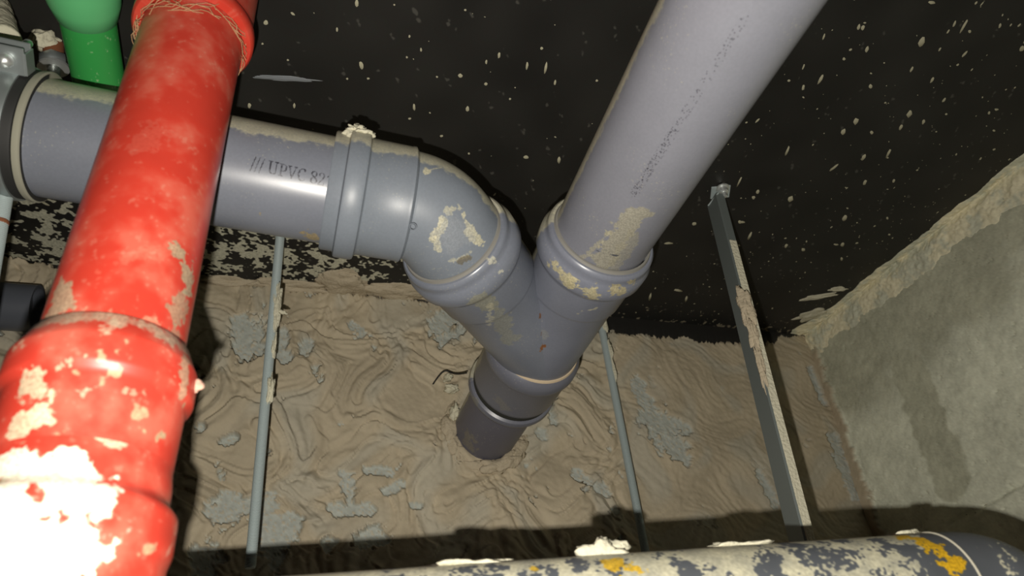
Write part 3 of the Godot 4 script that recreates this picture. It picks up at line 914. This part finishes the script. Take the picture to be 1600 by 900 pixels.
	var tex8 := paint(straight(sa, sb, 0.055), 256, 128, func(p: Vector3, a: float) -> Color: return pvc(p, a, rgb(92, 92, 104), 80.0, dust, [[V(0.265, 0.40, -1.0), V(0.27, 0.395, -1.02), 0.012, rgb(128, 120, 100), 1.0, 0.5]]))
	var stub := thing("pipe_stub", "short dark grey pipe stub sunk into the tan mortar wall", "pipe")
	put("tube", lathe(sa, sb, [Vector2(0, 0.050), Vector2(0, 0.0525), Vector2(sl, 0.0525), Vector2(sl, 0.050)], 72), tmat(tex8, 0.42), stub)
	for q in [[V(0.2533, 0.5022, -1.0320), 0.011, 0.006, 0.012, 2.0], [V(0.2475, 0.5216, -1.0320), 0.007, 0.005, 0.012, 5.0], [V(0.2570, 0.4597, -1.0300), 0.008, 0.012, 0.012, 9.0]]:
		put("mortar_crumb", lump(q[0], Vector3(0, 0, 1), Vector3.RIGHT, q[1], q[2], q[3], q[4], 0.4, 30, 16), M.mortar, stub)
	# collar of mortar squeezed up round it, and crumbs on its lower lip
	var f := frame(td)
	for k in 15:
		var a := TAU * k / 15.0 + 0.1
		var rr: Vector3 = f[0] * cos(a) + f[1] * sin(a)
		var c: Vector3 = tb - td * (0.004 + 0.006 * sin(a * 3.0)) + rr * 0.0625
		put("mortar_collar", lump(c, -td, rr.cross(td), 0.024, 0.012, 0.009, k * 1.7, 0.3, 30, 14), M.tan, stub)

func build_red_pipe() -> void:
	var at := func(y: float) -> Vector3: return V(-0.1039 - 0.0127 * y, y, -0.4236 - 0.0459 * y)
	var a: Vector3 = at.call(0.1897)
	var b: Vector3 = at.call(0.6262)
	var l := (b - a).length()
	var grey := rgb(160, 152, 124)
	var st := [[V(-0.0745, 0.2865, -0.4125), V(-0.0712, 0.2704, -0.4174), 0.008, grey, 1.1, 0.85], [V(-0.0706, 0.2538, -0.4172), V(-0.0712, 0.2419, -0.4165), 0.006, grey, 1.4, 0.7], [V(-0.0704, 0.2277, -0.4153), V(-0.0704, 0.2204, -0.4153), 0.006, grey, 1.4, 0.6],
		[V(-0.1324, 0.2329, -0.4032), V(-0.1328, 0.2429, -0.4042), 0.010, rgb(172, 160, 132), 0.8, 0.8], [V(-0.1077, 0.3763, -0.4002), V(-0.1119, 0.3653, -0.3994), 0.010, rgb(206, 150, 130), 0.9, 0.18], [V(-0.1138, 0.2562, -0.3966), V(-0.0806, 0.2846, -0.4023), 0.005, rgb(214, 150, 124), 1.2, 0.22],
		[V(-0.1186, 0.2239, -0.3947), V(-0.0806, 0.2296, -0.4032), 0.0035, rgb(216, 160, 130), 1.2, 0.6]]
	var pipe := thing("red_pipe", "red painted upright pipe streaked with pale dust", "pipe")
	var tex := paint(straight(a, b, 0.0407), 400, 600, func(p: Vector3, an: float) -> Color: return red_paint(p, an, 0.0, st))
	put("tube", lathe(a, b, [Vector2(0, 0.0379), Vector2(0, 0.0407), Vector2(l, 0.0407), Vector2(l, 0.0379)], 96), tmat(tex, 0.33), pipe)
	# upper coupling against the ceiling, with hemp strands wound in its mouth
	var up := thing("red_pipe_coupling", "red pipe coupling under the ceiling with hemp fibres in its mouth", "pipe fitting")
	var ua: Vector3 = at.call(0.5427)
	var ub: Vector3 = at.call(0.6810)
	var ul := (ub - ua).length()
	var uprof := [Vector2(0.0, 0.0410), Vector2(0.0, 0.0474), Vector2(0.002, 0.0493), Vector2(0.012, 0.0498), Vector2(0.014, 0.0489), Vector2(0.016, 0.0465), Vector2(0.04, 0.0460), Vector2(ul, 0.0460), Vector2(ul, 0.0410)]
	var tex2 := paint(straight(ua, ub, 0.05), 300, 90, func(p: Vector3, an: float) -> Color: return red_paint(p, an, 0.03, []))
	put("sleeve", lathe(ua, ub, uprof, 96), tmat(tex2, 0.33), up)
	var rng := RandomNumberGenerator.new()
	rng.seed = 4
	var hemp := mat(rgb(190, 150, 110), 0.8)
	var ud := (ub - ua).normalized()
	var uf := frame(ud)
	for k in 40:
		var a0 := rng.randf_range(0, TAU)
		var a1 := a0 + rng.randf_range(0.3, 1.2)
		var h0 := rng.randf_range(-0.022, 0.002)
		var h1 := rng.randf_range(-0.022, 0.002)
		var pts := []
		var rr := []
		for q in 9:
			var t := q / 8.0
			var an := lerpf(a0, a1, t)
			pts.append(ua + ud * (lerpf(h0, h1, t) + 0.004 * sin(t * 5.0 + k)) + (uf[0] * cos(an) + uf[1] * sin(an)) * (0.0414 + 0.0015 * sin(t * PI) + 0.004 * t * rng.randf()))
			rr.append(0.00028)
		put("hemp_strand", skin(rings_of(pts, rr, ud), 5), hemp, up)
	# lower fitting: a socket over the pipe, a bend towards the viewer and a second socket
	var el := thing("red_pipe_fitting", "red double-socket fitting caked with pale mortar at foot of red pipe", "pipe fitting")
	var cov := [[V(-0.1329, 0.1828, -0.3909), V(-0.1206, 0.1624, -0.3842), 0.007, rgb(198, 192, 160), 1.0, 0.85], [V(-0.1206, 0.1624, -0.3842), V(-0.1280, 0.1564, -0.3870), 0.009, rgb(202, 196, 164), 1.0, 0.85], [V(-0.1380, 0.2060, -0.4000), V(-0.1000, 0.2130, -0.3880), 0.006, rgb(206, 176, 148), 1.0, 0.7], [V(-0.0621, 0.1934, -0.4113), V(-0.0640, 0.2080, -0.4150), 0.007, rgb(176, 160, 132), 1.2, 0.75],
		[V(-0.0831, 0.1773, -0.3884), V(-0.0760, 0.1790, -0.3930), 0.0028, rgb(166, 156, 130), 1.2, 0.8], [V(-0.1075, 0.1694, -0.3823), V(-0.0978, 0.1760, -0.3834), 0.0026, rgb(196, 188, 160), 1.2, 0.7], [V(-0.1152, 0.1881, -0.3840), V(-0.1060, 0.1920, -0.3830), 0.003, rgb(204, 190, 160), 1.2, 0.7]]
	var sa: Vector3 = at.call(0.2239)
	var sb: Vector3 = at.call(0.1471)
	var sl := (sb - sa).length()
	var sprof := [Vector2(0.0, 0.0410), Vector2(0.0, 0.0432), Vector2(0.0015, 0.0446), Vector2(0.013, 0.0492), Vector2(0.0165, 0.0510), Vector2(0.0185, 0.0514), Vector2(0.033, 0.0512), Vector2(0.0355, 0.0504), Vector2(0.0375, 0.0484), Vector2(0.041, 0.0474), Vector2(sl, 0.0465)]
	# dust caked on the sloping shoulder of the socket
	var sd := (sb - sa).normalized()
	var sf := frame(sd)
	for k in 26:
		var t0 := TAU * k / 26.0
		var t1 := TAU * (k + 1) / 26.0
		var cs: Vector3 = sa + sd * 0.005
		cov.append([cs + (sf[0] * cos(t0) + sf[1] * sin(t0)) * 0.052, cs + (sf[0] * cos(t1) + sf[1] * sin(t1)) * 0.052, 0.0058, rgb(198, 172, 146), 0.9, 0.62])
	var tex3 := paint(straight(sa, sb, 0.052), 400, 160, func(p: Vector3, an: float) -> Color: return red_paint(p, an, 0.06, cov))
	put("socket", lathe(sa, sb, sprof, 96), tmat(tex3, 0.42), el)
	var path := []
	var rad := []
	var down := (sb - sa).normalized()
	for k in 49:
		var s := 0.15 * k / 48.0
		path.append(sb + down * s)
		var g := lerpf(0.0465, 0.0478, ss(0.0, 0.012, s))
		g += 0.0060 * ss(0.020, 0.029, s) - 0.002 * ss(0.045, 0.055, s)
		rad.append(g)
	var rg := rings_of(path, rad, Vector3.BACK)
	var chalk := rgb(224, 221, 200)
	var big := [[V(-0.1035, 0.1288, -0.3817), V(-0.0870, 0.1143, -0.3847), 0.016, chalk, 0.5, 0.97], [V(-0.1149, 0.1014, -0.3814), V(-0.0934, 0.0900, -0.3812), 0.020, chalk, 0.5, 0.97], [V(-0.1146, 0.1194, -0.3821), V(-0.1274, 0.1332, -0.3875), 0.012, chalk, 0.8, 0.95], [V(-0.0898, 0.0930, -0.3825), V(-0.0870, 0.0850, -0.3847), 0.012, chalk, 0.7, 0.95],
		[V(-0.0807, 0.1490, -0.3897), V(-0.0918, 0.1494, -0.3847), 0.0035, rgb(190, 184, 156), 1.0, 0.85], [V(-0.0577, 0.1238, -0.4273), V(-0.0577, 0.1000, -0.4200), 0.004, rgb(214, 170, 150), 1.2, 0.6]]
	var tex4 := paint(rg, 400, 320, func(p: Vector3, an: float) -> Color: return red_paint(p, an, 0.05, big))
	put("lower_socket", skin(rg, 96), tmat(tex4, 0.36), el)
	put("mortar_dab", lump(V(-0.0555, 0.2011, -0.4288), Vector3(0.9, 0.3, 0.2), Vector3.UP, 0.004, 0.002, 0.005, 2.0, 0.4, 20, 12), mat(rgb(200, 160, 140), 0.9), el)

func build_near_pipe() -> void:
	# dark pipe crossing below, mortar-caked, with a taped joint and a bend that drops to the floor
	var a := V(-1.335, 0.0356, -0.6938)
	var b := V(0.500, 0.0720, -0.4534)
	var l := (b - a).length()
	var d := (b - a).normalized()
	var r := 0.045
	var s0 := l - 0.46
	var crust := rgb(206, 201, 172)
	var yellow := rgb(214, 168, 30)
	var col := func(p: Vector3, ang: float) -> Color:
		var m := 1.0 + 0.08 * no(p, 20.0)
		var c := Color(0.33 * m, 0.345 * m, 0.365 * m)
		var up := ang if ang < 180.0 else 360.0 - ang
		var k := no(p, 20.0) + 0.6 * no(p, 70.0) + 0.25 * nb(p, 220.0)
		var bias := 0.06 + 0.32 * ss(0.42, 0.18, p.x) - 0.5 * ss(0.45, 0.48, p.x)
		k = ss(0.12 - bias, 0.26 - bias, k + (0.12 if up < 45.0 else 0.0))
		var g := 1.0 + 0.10 * nb(p, 260.0)
		c = c.lerp(Color(crust.r * g, crust.g * g, crust.b * g), k * (0.80 + 0.22 * no(p, 45.0)))
		return c
	var ye := [[V(0.456, 0.108, -0.438), V(0.470, 0.085, -0.416), 0.0085, yellow, 0.9, 0.95], [V(0.222, 0.1005, -0.457), V(0.232, 0.098, -0.452), 0.0075, yellow, 0.9, 0.8], [V(0.165, 0.101, -0.466), V(0.166, 0.1, -0.466), 0.003, yellow, 0.9, 0.7]]
	var tex := paint(straight(a + d * s0, b, r), 400, 560, func(p: Vector3, ang: float) -> Color: return stained(col.call(p, ang), p, ye))
	var pipe := thing("dark_pipe", "dark grey pipe caked with cream mortar, with patches of yellow tape", "pipe")
	put("tube", lathe(a, b, [Vector2(0, 0), Vector2(0, r), Vector2(s0, r), Vector2(l, r)], 96, s0, l), tmat(tex, 0.5), pipe)
	put("joint_line", lathe(b - d * 0.012, b - d * 0.0095, [Vector2(0, 0.0448), Vector2(0.0004, 0.0456), Vector2(0.0012, 0.046), Vector2(0.002, 0.0456), Vector2(0.0025, 0.0448)], 72), mat(rgb(182, 178, 160), 0.7), pipe)
	var path := []
	var rad := []
	var out := Vector3(0.04, -0.86, 0.50).normalized()
	var e := b + d * 0.030 + out * 0.045
	for k in 33:
		path.append(b.bezier_interpolate(b + d * 0.026, e - out * 0.038, e, k / 32.0))
		rad.append(r)
	var foot := Vector3(e.x, 0.0, e.z + 0.03)
	for k in range(1, 13):
		path.append(e.bezier_interpolate(e + out * 0.10, Vector3(foot.x, 1.2, foot.z), foot, k / 12.0))
		rad.append(r)
	var rg := rings_of(path, rad, Vector3.UP)
	var tex2 := paint(rg, 256, 300, func(p: Vector3, ang: float) -> Color:
		var c: Color = col.call(p, ang)
		var k := no(p, 26.0) + 0.6 * no(p, 90.0)
		return c.lerp(crust, ss(0.18, 0.4, k) * 0.75))
	put("bend", skin(rg, 72), tmat(tex2, 0.5), pipe)
	for q in [[V(0.2265, 0.1085, -0.485), 0.020, 0.010, 0.012, 3.0], [V(0.486, 0.1165, -0.461), 0.018, 0.010, 0.0045, 8.0], [V(0.335, 0.1125, -0.475), 0.03, 0.012, 0.004, 5.0], [V(0.13, 0.108, -0.50), 0.03, 0.012, 0.004, 6.0]]:
		put("mortar_dab", lump(q[0], Vector3.UP, d, q[1], q[2], q[3], q[4], 0.45, 40, 20), M.mortar, pipe)

func build_green_pipe() -> void:
	var o := thing("green_pipe", "green plastic pipe with a socket, above the grey drain", "pipe")
	var a := V(-0.2195, 0.628, -0.35)
	var b := V(-0.237, 0.628, -1.06)
	var l := (b - a).length()
	var d := (b - a).normalized()
	var tex := paint(straight(a, b, 0.027), 256, 500, func(p: Vector3, _an: float) -> Color:
		var c := rgb(56, 156, 76)
		var k := no(p, 60.0) + 0.6 * nb(p, 210.0)
		return c.lerp(rgb(176, 196, 150), ss(0.62, 0.8, k) * 0.7))
	put("tube", lathe(a, b, [Vector2(0, 0.022), Vector2(0, 0.0248), Vector2(l, 0.0248)], 64), tmat(tex, 0.36), o)
	put("socket", lathe(a, a + d * 0.19, [Vector2(0, 0.028), Vector2(0.0, 0.0335), Vector2(0.13, 0.0335), Vector2(0.148, 0.0315), Vector2(0.166, 0.027), Vector2(0.168, 0.0245)], 64), mat(rgb(100, 188, 124), 0.4), o)

func build_clamp() -> void:
	var o := thing("pipe_clamp", "galvanised steel clamp with rubber lining around the grey drain pipe", "pipe clamp")
	var d := Vector3(1.0, -0.0645, -0.0046).normalized()
	var ax := func(x: float) -> Vector3: return V(x, 0.49245 - 0.0645 * x, -0.56704 - 0.0046 * x)
	var c0: Vector3 = ax.call(-0.282)
	var c1: Vector3 = ax.call(-0.2525)
	var r0: Vector3 = ax.call(-0.286)
	var r1: Vector3 = ax.call(-0.237)
	var lw := (r1 - r0).length()
	var lining := put("rubber_lining", lathe(r0, r1, [Vector2(0, 0.0551), Vector2(0, 0.0590), Vector2(0.002, 0.0596), Vector2(lw - 0.010, 0.0596), Vector2(lw - 0.008, 0.0586), Vector2(lw - 0.006, 0.0604), Vector2(lw - 0.001, 0.0604), Vector2(lw, 0.0592), Vector2(lw, 0.0551)], 80), M.rubber, o)
	put("dust_rim", lathe(r1 - d * 0.0062, r1, [Vector2(0, 0.0603), Vector2(0.001, 0.0608), Vector2(0.005, 0.0608), Vector2(0.0062, 0.0592), Vector2(0.0062, 0.0551)], 80), mat(rgb(150, 148, 132), 0.9), lining)
	var cw := (c1 - c0).length()
	put("band", lathe(c0, c1, [Vector2(0, 0.0597), Vector2(0, 0.0615), Vector2(0.003, 0.0622), Vector2(cw - 0.003, 0.0622), Vector2(cw, 0.0615), Vector2(cw, 0.0597)], 80), M.steel, o)
	# ears and bolt at the upper front
	var f := frame(d)
	var ang := deg_to_rad(70.0)
	var rr: Vector3 = f[0] * cos(ang) + f[1] * sin(ang)
	var tt: Vector3 = -f[0] * sin(ang) + f[1] * cos(ang)
	var ec: Vector3 = ax.call(-0.2655)
	ec += rr * 0.073
	for s in [-1, 1]:
		put("ear", box(ec + tt * 0.007 * s, d * 0.019, rr * 0.0125, tt * 0.0015), M.steel, o)
	put("bolt", lathe(ec + d * 0.005 + tt * 0.017, ec + d * 0.005 - tt * 0.040, [Vector2(0, 0), Vector2(0.001, 0.004), Vector2(0.004, 0.0062), Vector2(0.008, 0.0066), Vector2(0.0085, 0.0040), Vector2(0.053, 0.0040), Vector2(0.053, 0)], 24), M.bright, o)
	put("gusset", box(ec + d * 0.0195 - rr * 0.002 , d * 0.0008, rr * 0.010, tt * 0.008, 0.0003), M.steel, o)
	# support rod under the clamp
	var ra := V(-0.2640, 0.4560, -0.5900)
	var rb := V(-0.2440, 0.2500, -0.6250)
	var rod := thing("threaded_rod", "galvanised threaded rod with a rust ring below the pipe clamp", "rod")
	put("thread", thread(ra, rb, 0.0072, 0.0018), M.steel_dull, rod)
	put("rust_ring", lathe(ra.lerp(rb, 0.13), ra.lerp(rb, 0.15), [Vector2(0, 0.0070), Vector2(0.001, 0.0075), Vector2(0.0035, 0.0075), Vector2(0.0045, 0.0070)], 20), M.rust, rod)

func thread(a: Vector3, b: Vector3, r: float, pitch: float) -> ArrayMesh:
	var l := (b - a).length()
	var prof := [Vector2(0, 0), Vector2(0, r * 0.9)]
	var n := int(l / pitch)
	for k in n:
		prof.append(Vector2(k * pitch + pitch * 0.35, r))
		prof.append(Vector2(k * pitch + pitch * 0.55, r))
		prof.append(Vector2(k * pitch + pitch * 0.95, r * 0.86))
	prof.append(Vector2(l, r * 0.86))
	prof.append(Vector2(l, 0))
	return lathe(a, b, prof, 18)

func build_rods() -> void:
	var top := V(-0.0363, YC, -0.8685)
	var low := V(-0.0230, 0.1902, -0.8685)
	var o := thing("threaded_rod", "long galvanised threaded rod dabbed with mortar hanging beside red pipe", "rod")
	put("thread", thread(top, low, 0.0063, 0.00175), M.steel_dull, o)
	var along := (low - top).normalized()
	var face := Vector3(0.35, 0, 0.9).normalized()
	for q in [[0.29, 0.030, 0.0052, 0.0062, 4.0], [0.345, 0.024, 0.0045, 0.0058, 9.0], [0.435, 0.020, 0.0035, 0.006, 2.0], [0.565, 0.022, 0.0045, 0.0095, 7.0]]:
		put("mortar_dab", lump(top.lerp(low, q[0]) + face * 0.002 + Vector3(0.003, 0, 0), face, along, q[1], q[2], q[3], q[4], 0.4, 28, 16), M.mortar, o)
	put("mortar_spur", lump(top.lerp(low, 0.325) + Vector3(0.010, 0, 0.003), Vector3(1, -0.3, 0.2).normalized(), Vector3.UP, 0.003, 0.003, 0.008, 5.0, 0.3, 18, 12), M.mortar, o)
	put("nut", lathe(top, top + along * 0.012, [Vector2(0, 0), Vector2(0, 0.011), Vector2(0.011, 0.011), Vector2(0.012, 0.009), Vector2(0.012, 0)], 6), M.steel_dull, o)
	var t2 := V(0.5260, YC, -0.9958)
	var l2 := V(0.5380, 0.14, -0.9958)
	var o2 := thing("threaded_rod", "galvanised threaded rod hanging beside the Y-shaped fitting", "rod")
	put("thread", thread(t2, l2, 0.0066, 0.00175), M.steel_dull, o2)
	var al2 := (l2 - t2).normalized()
	for q in [[0.075, 0.030, 0.006, 0.007, 3.0], [0.035, 0.02, 0.007, 0.008, 6.0], [0.20, 0.025, 0.002, 0.006, 8.0], [0.27, 0.02, 0.002, 0.0055, 4.0]]:
		put("mortar_dab", lump(t2.lerp(l2, q[0]) + Vector3(0.0035, 0, 0.003), Vector3(0.55, 0, 0.83), al2, q[1], q[2], q[3], q[4], 0.4, 28, 16), M.mortar, o2)
	put("nut", lathe(t2, t2 + al2 * 0.012, [Vector2(0, 0), Vector2(0, 0.012), Vector2(0.011, 0.012), Vector2(0.012, 0.010), Vector2(0.012, 0)], 6), M.steel_dull, o2)

func build_bracket() -> void:
	# an L-section strip screwed to the ceiling
	var o := thing("angle_bracket", "galvanised steel angle strip hanging from the black ceiling, screwed at top", "bracket")
	var top := V(0.5791, YC - 0.014, -0.676)
	var low := V(0.5400, 0.10, -0.664)
	var d := (low - top).normalized()
	var back := (Vector3(0.10, 0, -1.0) - d * d.dot(Vector3(0.10, 0, -1.0))).normalized()
	var side := d.cross(back).normalized()
	if side.x < 0:
		side = -side
	var l := (low - top).length()
	var mid := (top + low) / 2
	put("web", box(mid, d * l / 2, back * 0.015, side * 0.0009, 0.0004), mat(rgb(126, 134, 132), 0.5, 0.5), o)
	var flange := put("flange", box(mid - back * 0.0148 + side * 0.0062, d * l / 2, side * 0.0060, back * 0.0009, 0.0004), mat(rgb(126, 134, 132), 0.5, 0.5), o)
	put("dust_strip", box(mid - back * 0.0160 + side * 0.0066 + d * 0.045, d * (l / 2 - 0.046), side * 0.0052, back * 0.0006, 0.0003), M.mortar, flange)
	# folded tab against the ceiling
	var tc := V(0.5935, YC - 0.0012, -0.670)
	var tab := put("tab", box(tc, Vector3(0.0135, 0, 0.005), Vector3(0, 0.0012, 0), Vector3(-0.006, 0, 0.012), 0.0004), M.steel_dull, o)
	put("fold", box(V(0.5850, YC - 0.009, -0.672), Vector3(0.008, 0.009, 0).normalized() * 0.011, Vector3(0.0007, -0.0007, 0), Vector3(0, 0, 0.015), 0.0003), M.steel_dull, o)
	var s := V(0.591, YC - 0.002, -0.660)
	put("screw", lathe(s, s + Vector3(0, -0.018, 0), [Vector2(0, 0.0105), Vector2(0.0015, 0.0105), Vector2(0.002, 0.0075), Vector2(0.009, 0.0070), Vector2(0.010, 0.0055), Vector2(0.010, 0.004), Vector2(0.017, 0.0036), Vector2(0.018, 0)], 12), M.bright, tab)
	var face := side * -0.6 - back * 0.8
	for q in [[0.36, 0.034, 0.0085, 0.004, 3.0], [0.43, 0.030, 0.006, 0.004, 5.0], [0.52, 0.035, 0.004, 0.003, 7.0]]:
		put("mortar_dab", lump(top.lerp(low, q[0]) - back * 0.0145 + side * 0.001, face.normalized(), d, q[1], q[2], q[3], q[4], 0.45, 32, 16), M.tan, o)

func build_bits() -> void:
	# anchor bolt in the ceiling beside the green pipe
	var o := thing("anchor_bolt", "steel anchor bolt with nut under the ceiling beside the green pipe", "bolt")
	var a := V(-0.2825, YC, -0.605)
	var b := V(-0.2640, 0.592, -0.622)
	var d := (b - a).normalized()
	put("stud", thread(a, b, 0.0068, 0.0016), M.bright, o)
	put("sleeve", lathe(a, a + d * 0.02, [Vector2(0, 0.010), Vector2(0.018, 0.010), Vector2(0.02, 0.008)], 20), M.rust, o)
	put("nut", lathe(a + d * 0.018, a + d * 0.031, [Vector2(0, 0.006), Vector2(0, 0.0125), Vector2(0.0015, 0.0138), Vector2(0.0115, 0.0138), Vector2(0.013, 0.0125), Vector2(0.013, 0.006)], 6), M.steel, o)
	put("washer", lathe(a + d * 0.031, a + d * 0.034, [Vector2(0, 0.006), Vector2(0, 0.0150), Vector2(0.003, 0.0150), Vector2(0.003, 0.006)], 28), M.bright, o)
	put("mortar_dab", lump(a + Vector3(-0.006, -0.004, 0.006), Vector3.DOWN, Vector3.RIGHT, 0.013, 0.012, 0.010, 6.0, 0.3, 30, 16), M.mortar, o)
	tag(put("mortar_lump", lump(V(-0.262, 0.5815, -0.600), Vector3(0, 1, 0.1).normalized(), Vector3.RIGHT, 0.034, 0.02, 0.012, 2.0, 0.22, 40, 20), mat(rgb(170, 166, 146), 0.95)), "dusty mortar lump lying on grey drain beside the clamp", "mortar")
	# cream-coated hanger end beside the clamp
	var h := thing("coated_hanger", "cream-coated hanger hanging from the ceiling next to the clamp bolt", "hanger")
	var ha := V(-0.330, YC, -0.560)
	var hb := V(-0.287, 0.590, -0.535)
	var path := []
	var rad := []
	for k in 25:
		var t := k / 24.0
		path.append(ha.lerp(hb, t))
		rad.append((0.0145 + 0.0012 * nb(Vector3(t * 9.0, 0, 0), 1.0)) * (1.0 if k < 24 else 0.02))
	path[24] = path[23] + (hb - ha).normalized() * 0.0005
	put("coating", skin(rings_of(path, rad, Vector3.BACK), 28), M.mortar, h)
	# dark pipe end low on the wall behind the red pipe
	var s := thing("pipe_stub", "dark grey pipe end lying along the mortared wall behind the red pipe", "pipe")
	put("tube", lathe(V(-0.62, 0.575, -1.005), V(-0.355, 0.578, -1.005), [Vector2(0, 0), Vector2(0, 0.034), Vector2(0.265, 0.034), Vector2(0.265, 0.030), Vector2(0.25, 0.030), Vector2(0.25, 0)], 48), mat(rgb(84, 88, 96), 0.4), s)
	# bit of tie wire by the coupling
	var w := thing("tie_wire", "twisted dark tie wire sticking out of mortar beside the coupling", "wire")
	var pts := []
	var rr := []
	for k in 15:
		var t := k / 14.0
		pts.append(V(0.222 + 0.04 * t, 0.508 + 0.012 * sin(t * 4.0), -1.030 + 0.06 * t + 0.008 * sin(t * 7.0)))
		rr.append(0.0013)
	put("strand", skin(rings_of(pts, rr, Vector3.UP), 8), M.dark, w)
